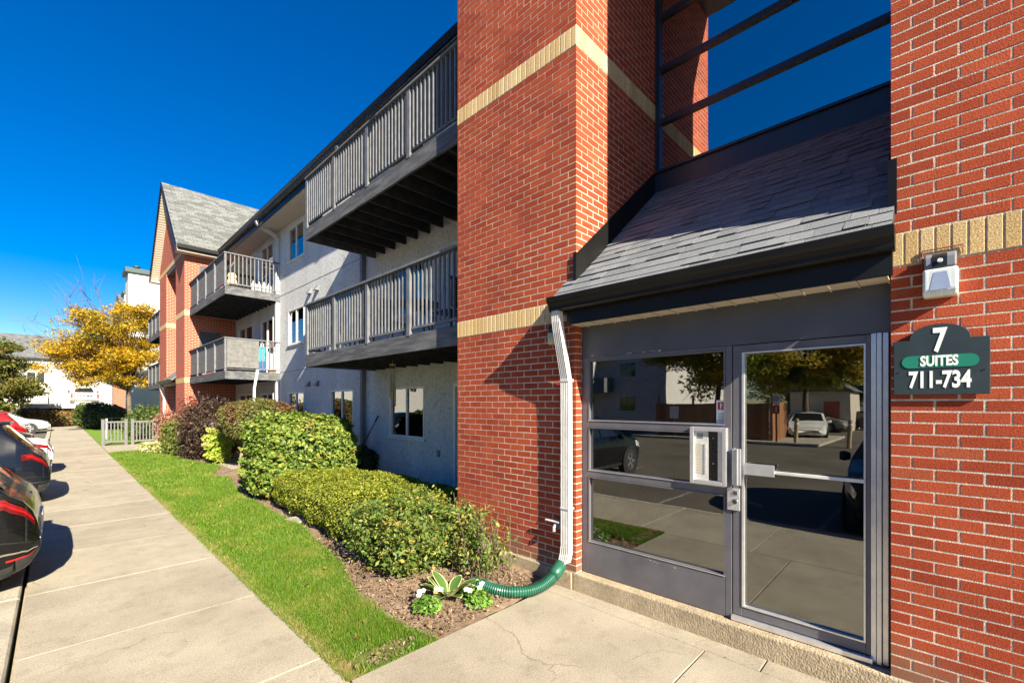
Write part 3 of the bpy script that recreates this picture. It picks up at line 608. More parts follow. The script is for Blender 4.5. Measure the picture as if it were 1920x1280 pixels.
# right pier
PR = MB().box(XF + .0017, WX + .02, RY0, RY1 - .0017, Z0 - .01, 7.9).build('brick_pier', 'mortar', B)
it = []; buff = []
for i, (z, _) in enumerate(rows):
    z0, z1 = z + J / 2, z + CO - J / 2
    if i % 2 == 0: y = RY1; x = XF + .09 + J
    else: y = RY1 - .09 - J; x = XF
    while y > RY0 + .02: e = max(y - .19, RY0); it.append((XF, XF + .09, e, y, z0, z1)); y -= .20
    xm = XU + .05 if z > 2.9 else XD + .02
    while x < xm - .02: e = min(x + .19, xm); it.append((x, e, RY1 - .09, RY1, z0, z1)); x += .20
for bz in (BAND1, BAND2):
    y = RY1
    while y > RY0 + .02: e = max(y - .057, RY0); buff.append((XF - .004, XF + .085, e, y, bz + .005, bz + .195)); y -= .067
lay(PR, it, 300, 'brick', 'brick'); lay(PR, buff, 30, 'buff_brick', 'buff_brick')
# far entrance piers (bricks too small to pick apart: material)
for (a, b) in ((MIR - LY1, MIR - LY0), (MIR - RY1, MIR - RY0)):
    p = MB(); zz = [(Z0, BAND1), (BAND1 + .2, BAND2), (BAND2 + .2, 8.0)]
    for z0, z1 in zz:
        p.cur = 0; p.quad((XF, b, z0), (XF, a, z0), (XF, a, z1), (XF, b, z1)); p.cur = 1
        p.quad((XF, a, z0), (WX, a, z0), (WX, a, z1), (XF, a, z1)); p.quad((WX, b, z0), (XF, b, z0), (XF, b, z1), (WX, b, z1))
    po = p.build('brick_pier', ['brick_y', 'brick_x'], B)
    for bz in (BAND1, BAND2): bx('buff_band', 'buff_brick', po, XF - .006, WX, a - .006, b + .006, bz, bz + .2)
bx('shutter_panel', 'charcoal_paint', B, 4.05, 4.75, MIR - LY1 - .03, MIR - LY1 + .02, 3.1, 4.75)
bx('shutter_panel', 'charcoal_paint', B, 4.05, 4.75, MIR - LY1 - .03, MIR - LY1 + .02, 5.75, 7.4)
bx('shutter_panel', 'charcoal_paint', B, 4.05, 4.75, MIR - LY1 - .03, MIR - LY1 + .02, .2, 2.1)
MB().box(XD + .2, XD + .3, 23.4, 25.8, 0, 2.6).build('entrance_screen', 'frame_gray', B)
MB().box(XU, XU + .05, 23.4, 25.8, 2.6, 7.9).build('stair_window', 'car_glass', B)
# ---- entrance plinth / step
st = MB().box(XF - .008, XD + .6, RY0, LY0 + .04, -.1, Z0 - .004).build('step', 'ledge_concrete', B, bevel=.012)
MB().box(XF - .02, XF + .3, LY0 + .045, LY1 + .02, -.12, Z0 - .012).build('footing', 'ledge_concrete', B, bevel=.01)
# ---- canopy over the door
th = math.atan2(4.44 - 3.026, XU - XF); cx, sx_ = math.cos(th), math.sin(th)
def roofpt(s, y, n): return (3.29 + s * cx - n * sx_, y, 2.812 + s * sx_ + n * cx)     # s up the slope, n above it
CY0, CY1 = .205, 2.69
SL = (XU - 3.29) / cx
m2 = MB(); YR = LY0 - .004                       # the deck behind the pier face fits between the piers; the eave runs past
s0 = (XF - .003 - 3.29) / cx
for (a, b, y0, y1) in ((0.02, s0, CY0, CY1), (s0, SL, RY1 + .003, YR)):
    m2.add([roofpt(a, y0, 0), roofpt(b, y0, 0), roofpt(b, y1, 0), roofpt(a, y1, 0), roofpt(a, y0, -.05), roofpt(b, y0, -.05), roofpt(b, y1, -.05), roofpt(a, y1, -.05)],
           [(0, 1, 2, 3), (7, 6, 5, 4), (0, 4, 5, 1), (1, 5, 6, 2), (2, 6, 7, 3), (3, 7, 4, 0)])
can = m2.build('canopy_roof', 'dark_joist', B)
EXP = .131; k = 0; s = 0.0
while s < SL - .02:
    y = (CY0 if s < s0 - .03 else RY1 + .004) - 0.0; yend = CY1 if s < s0 - .03 else YR - .014
    first = True
    while y < yend - .005:
        w = random.choice((.12, .14, .16, .19, .22)) * (random.uniform(.5, 1) if first else 1); first = False
        e = min(y + w, yend)
        if yend - e < .05: e = yend
        lift = random.choice((.008, .008, .015)); s1 = min(s + EXP + .03, SL)
        g = .0012
        m3 = MB().add([roofpt(s - .012, y + g, lift), roofpt(s1, y + g, .002), roofpt(s1, e - g, .002), roofpt(s - .012, e - g, lift), roofpt(s - .012, y + g, lift + .006), roofpt(s1, y + g, .005), roofpt(s1, e - g, .005), roofpt(s - .012, e - g, lift + .006)],
                     [(3, 2, 1, 0), (4, 5, 6, 7), (0, 1, 5, 4), (1, 2, 6, 5), (2, 3, 7, 6), (3, 0, 4, 7)])
        m3.build('shingle', 'shingle', can); y = e
    s += EXP; k += 1
def flash(y0, y1, name='flashing', h=.27):
    a = (XF - .015 - 3.29) / cx
    P0, P1 = roofpt(a, 0, .004), roofpt(SL, 0, .004)
    return MB().prism([(P0[0], P0[2] - .05), (P1[0], P1[2]), (P1[0], P1[2] + h), (P0[0], P0[2] + h)], 'y', y0, y1).build(name, 'black_metal', B)
flash(LY0 - .013, LY0 - .006); flash(RY1 + .005, RY1 + .012)
MB().box(XF - .022, XF - .012, LY0 - .012, LY0 + .02, 2.98, 3.31).build('flashing', 'black_metal', B)
MB().box(XF - .025, XF - .010, RY1 - .03, RY1 + .012, 2.98, 3.31).build('flashing', 'black_metal', B)
prof = [(3.270, 2.845), (3.262, 2.838), (3.266, 2.800), (3.282, 2.782), (3.298, 2.752), (3.300, 2.725), (3.325, 2.712), (3.385, 2.712), (3.385, 2.835), (3.375, 2.835), (3.375, 2.722), (3.33, 2.722), (3.31, 2.732), (3.308, 2.756), (3.292, 2.788), (3.276, 2.806), (3.274, 2.838)]
MB().prism(prof, 'y', CY0 - .01, CY1 + .02).build('canopy_gutter', 'black_metal', B)
MB().prism(prof[:9], 'y', CY1 + .021, CY1 + .024).build('gutter_end', 'black_metal', B); MB().prism(prof[:9], 'y', CY0 - .014, CY0 - .011).build('gutter_end', 'black_metal', B)
bx('canopy_fascia', 'black_metal', B, 3.39, 3.415, CY0, LY0 - .005, 2.585, 2.80); bx('canopy_fascia', 'black_metal', B, 3.39, XF - .01, LY0, CY1 - .03, 2.70, 2.80)
y = RY1 + .005
while y < LY0 - .02:
    e = min(y + .148, LY0 - .006)
    MB().box(3.416, XD + .01, y + .004, e, 2.592, 2.600).box(3.416, XD + .01, y, y + .010, 2.584, 2.592).build('soffit_panel', 'beige_vinyl', B); y += .15
# ---- entrance screen: head panel, sidelight, door
GX = XD + .03
bx('head_panel', 'charcoal_paint', B, XD, XD + .06, RY1 + .004, LY0 - .006, 2.283, 2.60)
t = .05
side = MB().box(XD, XD + .06, 2.49, LY0 - .006, .176, 2.282).box(XD, XD + .06, 1.165, 1.212, .176, 2.282).box(XD + .001, XD + .059, 1.2125, 2.4895, 2.255, 2.2815).box(XD + .001, XD + .059, 1.2125, 2.4895, 1.605, 1.665).box(XD + .001, XD + .059, 1.2125, 2.4895, 1.120, 1.180).box(XD + .001, XD + .059, 1.2125, 2.4895, .176, .485).build('sidelight', 'frame_gray', B, bevel=.003)
for z0, z1 in ((1.665, 2.255), (1.18, 1.605), (.485, 1.12)):
    bx('pane', 'entry_glass', side, GX, GX + .006, 1.2125, 2.4895, z0, z1)
    bd = MB(); q = .012
    for (a, b, c, d) in ((2.4895 - q, 2.4895, z0, z1), (1.2125, 1.2125 + q, z0, z1), (1.2125 + q, 2.4895 - q, z1 - q, z1), (1.2125 + q, 2.4895 - q, z0, z0 + q)): bd.box(XD - .004, GX, a, b, c + .0005, d - .0005)
    bd.build('glazing_bead', 'frame_gray', side); bx('bead_strip', 'aluminium', side, XD - .0052, XD - .0042, 1.2125, 2.4895, z0, z0 + .006)
for k in range(16):                                # chips in the paint
    y = random.choice((random.uniform(1.75, 2.05), random.uniform(1.2, 2.5))); z = 2.285 + random.uniform(0, .012) if k < 11 else random.uniform(.44, .475)
    bx('paint_chip', 'white_metal', side, XD - .0012, XD + .002, y, y + random.uniform(.006, .03), z, z + random.uniform(.002, .005))
D0, D1 = .328, 1.158
door = MB().box(XD + .002, XD + .056, 1.093, D1, .218, 2.278).box(XD + .002, XD + .056, D0, .352, .218, 2.278).box(XD + .003, XD + .055, .3525, 1.0925, 2.222, 2.2775).box(XD + .003, XD + .055, .3525, 1.0925, .2185, .290).build('entrance_door', 'frame_gray', B, bevel=.003)
bx('pane', 'entry_glass', door, GX, GX + .006, .3525, 1.0925, .29, 2.222)
for (a, b, c, d) in ((1.0785, 1.0925, .29, 2.222), (.3525, .362, .29, 2.222), (.3625, 1.078, .29, .300), (.3625, 1.078, 2.212, 2.2215)):
    bx('glazing_bead', 'aluminium', door, XD - .003, GX - .001, a, b, c, d)
bx('threshold', 'aluminium', door, XD - .03, XD + .06, RY1 + .09, 1.163, .176, .212, bevel=.004)
hg = MB()
for a, b, o in ((.300, .326, .0), (.272, .296, -.012), (.240, .268, .004), (.2965, .2995, .02), (.2685, .2715, .02)): hg.box(XD + o, XD + .05, a, b, .182, 2.282)
hg.build('hinge_post', 'aluminium', B, bevel=.002); bx('jamb', 'black_metal', B, XD + .004, XD + .06, RY1 + .004, .2395, .176, 2.282)
ph = MB().box(XD - .045, XD - .028, 1.088, 1.150, 1.215, 1.49).box(XD - .030, XD + .002, 1.135, 1.150, 1.215, 1.49).box(XD - .052, XD - .046, 1.108, 1.118, 1.215, 1.49).build('pull_handle', 'aluminium', door, bevel=.002)
lk = MB().box(XD - .014, XD - .001, 1.105, 1.195, 1.015, 1.185).build('lock_plate', 'aluminium', door, bevel=.003)
MB().lathe([(0, -.034), (.018, -.034), (.02, -.015), (.022, -.014)], (XD, 1.135, 1.085), 16, 'x').build('lock_cylinder', 'chrome', door)
bx('latch_guard', 'chrome', door, XD - .02, XD - .0145, 1.12, 1.15, 1.135, 1.165)
MB().tube([(GX + .05, 1.09, 1.075), (GX + .06, 1.04, 1.07), (GX + .06, .98, 1.055)], .011, 8).build('lever', 'aluminium', door)
bx('push_bar', 'white_metal', door, XD - .012, XD + .006, .356, 1.09, 1.320, 1.343, bevel=.003); bx('push_paddle', 'aluminium', door, XD - .020, XD - .013, .87, 1.075, 1.300, 1.385, bevel=.002)
bx('bar_mount', 'black_panel', door, GX + .02, GX + .05, 1.062, 1.085, 1.20, 1.47)
# ---- vestibule behind the glass
v = MB().quad((6.4, 4.3, .18), (6.4, .1, .18), (6.4, .1, 2.7), (6.4, 4.3, 2.7)).quad((3.72, LY0 + .3, .18), (6.4, LY0 + .3, .18), (6.4, LY0 + .3, 2.7), (3.72, LY0 + .3, 2.7)).quad((6.4, .1, .18), (3.72, .1, .18), (3.72, .1, 2.7), (6.4, .1, 2.7)).quad((3.72, .1, 2.605), (3.72, 3, 2.605), (6.4, 3, 2.605), (6.4, .1, 2.605))
v.build('vestibule_wall', 'interior_wall', B)
MB().quad((3.70, .1, .178), (6.4, .1, .178), (6.4, 3, .178), (3.70, 3, .178)).build('vestibule_floor', 'interior_floor', B)
# ---- stair window above the canopy
ZS = [4.70, 5.32, 5.97, 6.62, 7.27, 7.75]
sf = MB().box(XU, XU + .08, LY0 - .06, LY0 - .004, 4.70, 7.75).box(XU, XU + .08, RY1 + .004, RY1 + .06, 4.70, 7.75)
for z in ZS: sf.box(XU + .001, XU + .079, RY1 + .0605, LY0 - .0605, z - .03, z + .03)
sw2 = sf.build('stair_window', 'navy_metal', B)
for a, b in zip(ZS[:-1], ZS[1:]): bx('pane', 'stair_glass', sw2, XU + .04, XU + .046, RY1 + .06, LY0 - .06, a + .03, b - .03)
MB().box(XU - .02, XU + .06, RY1 + .004, LY0 - .014, 4.40, 4.672).box(XU - .05, XU + .02, RY1 + .004, LY0 - .014, 4.673, 4.692).build('apron_flashing', 'navy_metal', B)
sh = MB().quad((7.2, 3, 2.8), (7.2, 0, 2.8), (7.2, 0, 7.9), (7.2, 3, 7.9)).quad((5.3, LY0 + .2, 2.8), (7.2, LY0 + .2, 2.8), (7.2, LY0 + .2, 7.9), (5.3, LY0 + .2, 7.9)).quad((7.2, .0, 2.8), (5.3, .0, 2.8), (5.3, .0, 7.9), (7.2, .0, 7.9)).quad((5.3, 0, 7.85), (5.3, 3, 7.85), (7.2, 3, 7.85), (7.2, 0, 7.85)).quad((5.27, 0, 2.8), (7.2, 0, 2.8), (7.2, 3, 2.8), (5.27, 3, 2.8))
sh.build('stairwell_wall', 'interior_dark', B)
# ---- balconies
BXF = 3.73
def baluster_mesh(w, d, h, mat): return piece_mesh('baluster', (d, w, h), .002, mat)
def balcony(Y0, Y1, zb, style, end):
    """end = +1: free end at Y1, -1: free end at Y0"""
    zt = zb + .26
    deck = MB().box(BXF + .02, WX - .003, Y0 + .012, Y1 - .012, zt - .035, zt).build('balcony', 'dark_joist', B)
    bx('rim_board', 'weathered_wood', deck, BXF - .02, BXF + .018, Y0 + .002, Y1, zb, zt + .004, bevel=.004)
    ye = Y1 if end > 0 else Y0
    bx('rim_board', 'weathered_wood', deck, BXF + .02, WX - .002, ye - (.036 if end > 0 else 0), ye + (.036 if end < 0 else 0) - .001 * end, zb, zt + .003, bevel=.004)
    n = int((Y1 - Y0) / .41)
    for k in range(1, n):
        y = Y0 + (Y1 - Y0) * k / n; bx('joist', 'dark_joist', deck, BXF + .02, WX - .004, y - .019, y + .019, zb + .005, zt - .036)
    zr = zt + 1.07
    bx('top_rail', 'gray_rail', deck, BXF - .045, BXF + .05, Y0 + .003, Y1, zr - .038, zr, bevel=.004)
    bx('top_rail', 'gray_rail', deck, BXF + .052, WX - .004, ye - (.09 if end > 0 else 0), ye + (.09 if end < 0 else 0), zr - .037, zr - .001, bevel=.004)
    bx('bottom_rail', 'gray_rail', deck, BXF - .005, BXF + .03, Y0 + .003, Y1 - .004, zt + .08, zt + .115)
    bx('bottom_rail', 'gray_rail', deck, BXF + .032, WX - .004, ye - (.055 if end > 0 else -.02), ye + (.055 if end < 0 else -.02), zt + .08, zt + .115)
    for k in range(5):
        y = Y0 + .08 + (Y1 - Y0 - .16) * k / 4; yy = y if k not in (0, 4) else (Y0 + .07 if k == 0 else Y1 - .055)
        if k == (0 if end > 0 else 4): continue
        bx('post', 'gray_rail', deck, BXF - .028, BXF + .03, yy - .045, yy + .045, zt - .02, zr - .04, bevel=.003)
    eb = ye - .04 * end
    if style == 'boards':
        me = piece_mesh('baluster', (.02, .088, .93), .002, 'gray_rail'); me2 = piece_mesh('baluster', (.128, .02, .93), .002, 'gray_rail')
        y = Y0 + .06; me = piece_mesh('baluster', (.042, .034, .93), .002, 'gray_rail')
        while y < Y1 - .09: inst(me, 'baluster', deck, (BXF + .004, y, zt + .565)); y += .10
        for k in range(4): bx('backing_panel', 'slate_panel', deck, BXF + .032, BXF + .04, Y0 + (Y1 - Y0) * k / 4 + .01, Y0 + (Y1 - Y0) * (k + 1) / 4 - .04, zt + .118, zr - .045)
        x = BXF + .10
        while x < WX - .04: inst(me2, 'baluster', deck, (x, eb, zt + .565)); x += .131
    else:
        me = piece_mesh('baluster', (.03, .03, .93), .002, 'gray_rail')
        if style == 'balusters':
            y = Y0 + .10
            while y < Y1 - .09: inst(me, 'baluster', deck, (BXF + .012, y, zt + .565)); y += .105
        else:
            for k in range(4):
                a = Y0 + (Y1 - Y0) * k / 4 + .055; b = Y0 + (Y1 - Y0) * (k + 1) / 4 - .055
                bx('screen', 'screen', deck, BXF + .015, BXF + .02, a, b, zt + .06, zr - .045)
        x = BXF + .14
        while x < WX - .05:
            inst(me, 'baluster', deck, (x, eb, zt + .565)); x += .115
        if style == 'half': bx('screen', 'screen', deck, BXF + .04, BXF + .95, eb - .02, eb - .012, zt + .06, zr - .045)
    return deck
ZB = (2.61, 5.30)
balcony(LY1 + .004, 9.74, ZB[0], 'balusters', 1); balcony(LY1 + .004, 9.74, ZB[1], 'boards', 1)
balcony(MIR - 9.74, MIR - LY1 - .004, ZB[0], 'half', -1); balcony(MIR - 9.74, MIR - LY1 - .004, ZB[1], 'screens', -1)
balcony(27.59, 32.9, ZB[0], 'screens', 1); balcony(27.59, 32.9, ZB[1], 'screens', 1)
# ---- small canopy of the far entrance
mcan = MB(); mcan.add([(3.29, 23.3, 2.81), (XU, 23.45, 4.44), (XU, 25.75, 4.44), (3.29, 25.8, 2.81), (3.29, 23.3, 2.70), (XU, 23.45, 4.3), (XU, 25.75, 4.3), (3.29, 25.8, 2.70)], [(0, 1, 2, 3), (7, 6, 5, 4), (0, 4, 5, 1), (3, 2, 6, 7), (0, 3, 7, 4)])
mcan.build('canopy_roof', 'far_shingle_x', B); bx('canopy_gutter', 'black_metal', B, 3.26, 3.39, 23.3, 25.85, 2.70, 2.84); bx('canopy_fascia', 'black_metal', B, 3.40, XF - .01, 23.3, 25.85, 2.58, 2.70)
MB().prism([(3.53, 3.0), (XU, 4.44), (XU, 4.71), (3.53, 3.3)], 'y', 25.74, 25.745).build('flashing', 'black_metal', B)
# ================================================================== THINGS ON THE BUILDING
FACE = (R(90), 0, R(-90))                        # text upright, facing -X
sg = thing('suite_sign', 'dark arched sign with green oval reading 7 SUITES 711-734 on brick beside the door', 'sign', (3.53, .01, 1.887))
pts = [(.208, 1.887), (.208, 2.204), (.139, 2.204)]
for k in range(1, 12):
    a = math.pi * k / 12; pts.append((.0115 + .1275 * math.cos(a), 2.204 + .088 * math.sin(a) ** .9))
pts += [(-.116, 2.204), (-.189, 2.204), (-.189, 1.887)]
MB().prism(pts, 'x', 3.522, 3.538).build('board', 'sign_board', sg, bevel=.002)
ov = []
for k in range(13): a = math.pi / 2 + math.pi * k / 12; ov.append((.012 + .125 - (-math.cos(a)) * 0 + .0335 * -math.cos(a) * 1.0, 2.080 + .0335 * math.sin(a)))
ov = [(.135 + .036 * math.cos(a), 2.077 + .036 * math.sin(a)) for a in np.linspace(-math.pi / 2, math.pi / 2, 12)] + [(-.112 + .036 * math.cos(a), 2.077 + .036 * math.sin(a)) for a in np.linspace(math.pi / 2, 1.5 * math.pi, 12)]
MB().prism(ov, 'x', 3.519, 3.5218).build('oval', 'sign_green', sg)
text_obj('number', '7', 'sign_white', sg, (3.5205, .010, 2.192), .185, FACE, .62, .006)
text_obj('lettering', 'SUITES', 'sign_white', sg, (3.5175, .012, 2.077), .080, FACE, .66, .003)
text_obj('lettering', '711-734', 'sign_white', sg, (3.5205, .012, 1.968), .130, FACE, .60, .0045)
for y in (.185, -.165): MB().lathe([(0, -.003), (.004, -.003), (.004, 0)], (3.522, y, 2.02), 8, 'x').build('screw', 'black_panel', sg)
for s in (sg,): pass
for y in (.15, -.13): bx('stand_off', 'black_panel', sg, 3.538, 3.56, y - .02, y + .02, 1.95, 2.15)
wl = thing('wall_lamp', 'grey wall pack lamp with ribbed clear lens and dark sensor top above the suite sign', 'lamp', (XF, .006, 2.43))
MB().prism([(XF + .005, 2.60), (XF - .085, 2.60), (XF - .075, 2.665), (XF - .05, 2.69), (XF + .005, 2.69)], 'y', -.06, .073).build('housing', 'dark_pipe', wl, bevel=.008)
MB().prism([(XF - .087, 2.605), (XF - .077, 2.664), (XF - .055, 2.685), (XF - .055, 2.605)], 'y', -.022, .040).build('sensor_face', 'black_panel', wl)
MB().lathe([(0, -.012), (.010, -.012), (.013, 0)], (XF - .086, .008, 2.64), 12, 'x').build('sensor', 'clear_lens', wl)
MB().prism([(XF + .002, 2.44), (XF - .075, 2.44), (XF - .095, 2.47), (XF - .09, 2.598), (XF + .002, 2.598)], 'y', -.066, .079).build('lens', 'clear_lens', wl, bevel=.012)
MB().add([(XF - .0965, .05, 2.475), (XF - .0965, -.037, 2.475), (XF - .092, -.02, 2.575), (XF - .092, .033, 2.575)], [(0, 1, 2, 3)]).build('reflector', 'aluminium', wl)
MB().tube([(XF - .01, .082, 2.62), (XF - .012, .082, 2.725), (XF - .012, -.085, 2.725), (XF - .01, -.085, 2.68)], .0045, 6).build('bracket', 'rust', wl)
l2 = thing('wall_lamp', 'small pale jar-shaped wall lamp tucked behind the white downspout', 'lamp', (XF, 2.84, 2.45))
MB().lathe([(.03, .12), (.04, .11), (.042, .05), (.035, .045)], (XF - .05, 2.84, 2.50), 12).build('cap', 'black_panel', l2, smooth=True)
MB().lathe([(0, 0), (.03, .002), (.04, .02), (.04, .115), (.03, .118)], (XF - .05, 2.84, 2.43), 12).build('jar', 'yellow_lens', l2, smooth=True); bx('backplate', 'black_panel', l2, XF - .02, XF + .004, 2.80, 2.88, 2.5, 2.62)

def rect_pipe(mb, path, w, d, ribs=True):
    """corrugated rectangular downspout along a path in the xz plane; w along y, d across"""
    path = [Vector(p) for p in path]; k = len(mb.v); prof = []
    def side(a, b, n, o):
        for i in range(n):
            t = i / n; p = [a[0] + (b[0] - a[0]) * t, a[1] + (b[1] - a[1]) * t]; e = .0035 if (ribs and i % 2) else 0; prof.append((p[0] - o[0] * e, p[1] - o[1] * e))
    side((-w / 2, -d / 2), (w / 2, -d / 2), 8, (0, -1)); side((w / 2, -d / 2), (w / 2, d / 2), 6, (1, 0)); side((w / 2, d / 2), (-w / 2, d / 2), 8, (0, 1)); side((-w / 2, d / 2), (-w / 2, -d / 2), 6, (-1, 0))
    n = len(prof)
    for i, p in enumerate(path):
        dd = (path[min(i + 1, len(path) - 1)] - path[max(i - 1, 0)]).normalized(); yv = Vector((0, 1, 0)); nv = yv.cross(dd)
        if abs(dd.y) > .3: yv = Vector((1, 0, 0)); nv = dd.cross(yv)
        for a, b in prof: mb.v.append(tuple(p + yv * a + nv * b))
    for i in range(len(path) - 1):
        for j in range(n): mb.f.append((k + i * n + j, k + i * n + (j + 1) % n, k + (i + 1) * n + (j + 1) % n, k + (i + 1) * n + j)); mb.m.append(0)
    mb.f.append(tuple(k + j for j in range(n))); mb.f.append(tuple(k + (len(path) - 1) * n + j for j in range(n))); mb.m += [0, 0]
DY = 2.645
ds = thing('downspout', 'white ribbed downspout at the corner of the entrance canopy', 'downspout', (3.495, DY, .2))
m = MB(); rect_pipe(m, [(3.345, DY, 2.72), (3.350, DY, 2.62), (3.37, DY, 2.52), (3.475, DY, 2.12), (3.49, DY, 2.06)], .085, .066); m.build('slanted_pipe', 'white_metal', ds)
m = MB(); rect_pipe(m, [(3.49, DY, 2.075), (3.495, DY, 1.6), (3.495, DY, 1.0), (3.495, DY, .42)], .088, .07); m.build('pipe', 'white_metal', ds)
m = MB(); rect_pipe(m, [(3.495, DY, .43), (3.493, DY + .004, .36), (3.478, DY + .012, .29), (3.45, DY + .03, .235), (3.415, DY + .05, .205)], .094, .076); m.build('elbow', 'white_metal', ds)
MB().box(3.452, 3.542, DY - .05, DY + .05, 2.045, 2.075).build('collar', 'white_metal', ds, bevel=.004); MB().box(3.455, 3.548, DY - .052, DY + .052, .80, .815).build('strap', 'white_metal', ds)
ho = thing('drain_hose', 'green corrugated drain hose running from the downspout into the flower bed', 'hose', (3.2, 2.9, 0))
hp = [Vector(p) for p in [(3.43, 2.69, .225), (3.33, 2.705, .15), (3.23, 2.74, .095), (3.12, 2.80, .066), (3.0, 2.89, .062), (2.93, 3.01, .06), (2.90, 3.16, .06), (2.885, 3.34, .058)]]
def spline(P, n):
    out = []
    for i in range(len(P) - 1):
        a, b, c, d = P[max(i - 1, 0)], P[i], P[i + 1], P[min(i + 2, len(P) - 1)]
        for k in range(n):
            t = k / n; out.append(.5 * ((2 * b) + (c - a) * t + (2 * a - 5 * b + 4 * c - d) * t * t + (3 * b - a - 3 * c + d) * t ** 3))
    return out + [P[-1]]
sp = spline(hp, 26); rr = [.0575 if (k // 2) % 2 else .043 for k in range(len(sp))]
MB().tube(sp, rr, 18).build('hose', 'green_hose', ho, smooth=True)
MB().tube([hp[0] + Vector((.035, -.010, .035)), hp[0] + Vector((-.04, .006, -.032)), hp[0] + Vector((-.075, .01, -.058))], [.060, .063, .062], 18).build('adapter', 'green_hose', ho, smooth=True)
fa = thing('hose_tap', 'white hose tap on the brick left of the downspout', 'tap', (XF, 2.80, .62))
MB().tube([(XF + .02, 2.78, .62), (XF - .07, 2.78, .62), (XF - .085, 2.78, .60), (XF - .085, 2.78, .56)], [.014, .014, .015, .018], 10).build('spout', 'aluminium', fa)
MB().box(XF - .085, XF - .06, 2.72, 2.90, .645, .662).build('handle', 'white_metal', fa, bevel=.006); bx('escutcheon', 'dark_pipe', fa, XF - .02, XF + .002, 2.74, 2.82, .57, .67)
# intercom
ic = thing('intercom_panel', 'silver intercom panel with tenant buttons set in the sidelight', 'intercom', (XD, 1.33, 1.19))
y0, y1, z0, z1 = 1.192, 1.475, 1.192, 1.645; t = .032
MB().box(XD - .042, XD + .05, y0, y0 + t, z0, z1).box(XD - .042, XD + .05, y1 - t, y1, z0, z1).box(XD - .0415, XD + .05, y0 + t, y1 - t, z0, z0 + t).box(XD - .0415, XD + .05, y0 + t, y1 - t, z1 - t, z1).build('housing', 'aluminium', ic, bevel=.004)
bx('face_plate', 'white_metal', ic, XD - .022, XD + .04, 1.335, y1 - t - .001, z0 + t + .001, z1 - t - .001); bx('directory', 'black_panel', ic, XD - .018, XD + .04, 1.262, 1.334, z0 + t + .001, z1 - t - .001); bx('door_plate', 'aluminium', ic, XD - .024, XD + .04, y0 + t + .001, 1.261, z0 + t + .001, z1 - t - .001)
for k in range(12):
    z = 1.275 + k * .0205
    bx('name_strip', 'button', ic, XD - .0235, XD - .0218, 1.385, 1.43, z, z + .012); bx('button', 'aluminium', ic, XD - .027, XD - .0218, 1.352, 1.366, z + .001, z + .012)
for k in range(5): bx('speaker_slot', 'black_panel', ic, XD - .0228, XD - .0218, 1.375, 1.425, 1.555 + k * .009, 1.559 + k * .009)
for z in (1.56, 1.36): MB().lathe([(0, -.008), (.006, -.008), (.007, 0)], (XD - .018, 1.295, z), 10, 'x').build('lock', 'chrome', ic)
nz = thing('notice', 'white notice with red square taped inside the sidelight glass', 'notice', (GX, 1.26, 1.68))
bx('sheet', 'paper', nz, GX - .0015, GX - .0005, 1.222, 1.29, 1.675, 1.86); bx('red_square', 'red_print', nz, GX - .0022, GX - .0016, 1.232, 1.28, 1.785, 1.845)
bx('cross_mark', 'paper', nz, GX - .0028, GX - .0023, 1.252, 1.26, 1.793, 1.838); bx('cross_mark', 'paper', nz, GX - .0028, GX - .0023, 1.241, 1.2515, 1.818, 1.826)
for k in range(4): bx('text_line', 'car_trim', nz, GX - .0022, GX - .0016, 1.232, 1.278 - .004 * (k % 2), 1.70 + k * .017, 1.704 + k * .017)
# mailboxes in the vestibule
mx_ = thing('mailbox_bank', 'bank of grey mailboxes on the vestibule wall behind the sidelight', 'mailboxes', (5.0, 2.8, .9))
for i in range(6):
    for j in range(3):
        x = 4.5 + i * .21; z = .95 + j * .28; bx('mailbox_door', 'aluminium', mx_, x, x + .2, 2.80, 2.865, z, z + .27, bevel=.004)
# patio, wind chime and odd things on the balconies
wc = thing('wind_chime', 'hanging bamboo wind chime with spiral of tubes under the lower balcony', 'wind chime', (4.42, 7.43, 1.7))
MB().tube([(4.42, 7.43, 2.68), (4.42, 7.43, 2.58)], .003, 5).build('cord', 'bamboo', wc); MB().lathe([(0, .03), (.06, .025), (.06, 0), (0, 0)], (4.42, 7.43, 2.55), 14).build('disc', 'bamboo', wc)
for k in range(9):
    a = k * .7; x, y = 4.42 + .052 * math.cos(a), 7.43 + .052 * math.sin(a); zt = 2.50 - k * .045; MB().tube([(x, y, 2.55), (x, y, zt)], .0015, 4).tube([(x, y, zt), (x, y, zt - .36)], .011, 8).build('chime_tube', 'bamboo', wc)
tb = thing('patio_table', 'round black patio table behind the lower balcony railing', 'table', (4.4, 6.6, 2.87))
MB().lathe([(0, .70), (.42, .70), (.43, .685), (.42, .67), (0, .67)], (4.4, 6.6, 2.87), 24).build('table_top', 'black_panel', tb)
for k in range(4):
    a = k * math.pi / 2 + .4; MB().tube([(4.4 + .12 * math.cos(a), 6.6 + .12 * math.sin(a), 3.55), (4.4 + .33 * math.cos(a), 6.6 + .33 * math.sin(a), 2.872)], .013, 6).build('leg', 'black_panel', tb)
def patio_chair(loc, rz, label):
    c = thing('patio_chair', label, 'chair', loc, rz, 'patio chairs on the lower balcony')
    MB().box(-.23, .23, -.23, .23, .42, .45).build('seat', 'black_panel', c, bevel=.01, local=True)
    bk = MB()
    for k in range(6): bk.box(-.25, -.23, -.22 + k * .08, -.18 + k * .08, .47, .92)
    bk.box(-.26, -.22, -.24, .24, .90, .95).build('backrest', 'black_panel', c, local=True)
    for sx in (-1, 1):
        for sy in (-1, 1): MB().tube([(sx * .2, sy * .2, .43), (sx * .24, sy * .23, .002)], .014, 6).build('leg', 'black_panel', c, local=True)
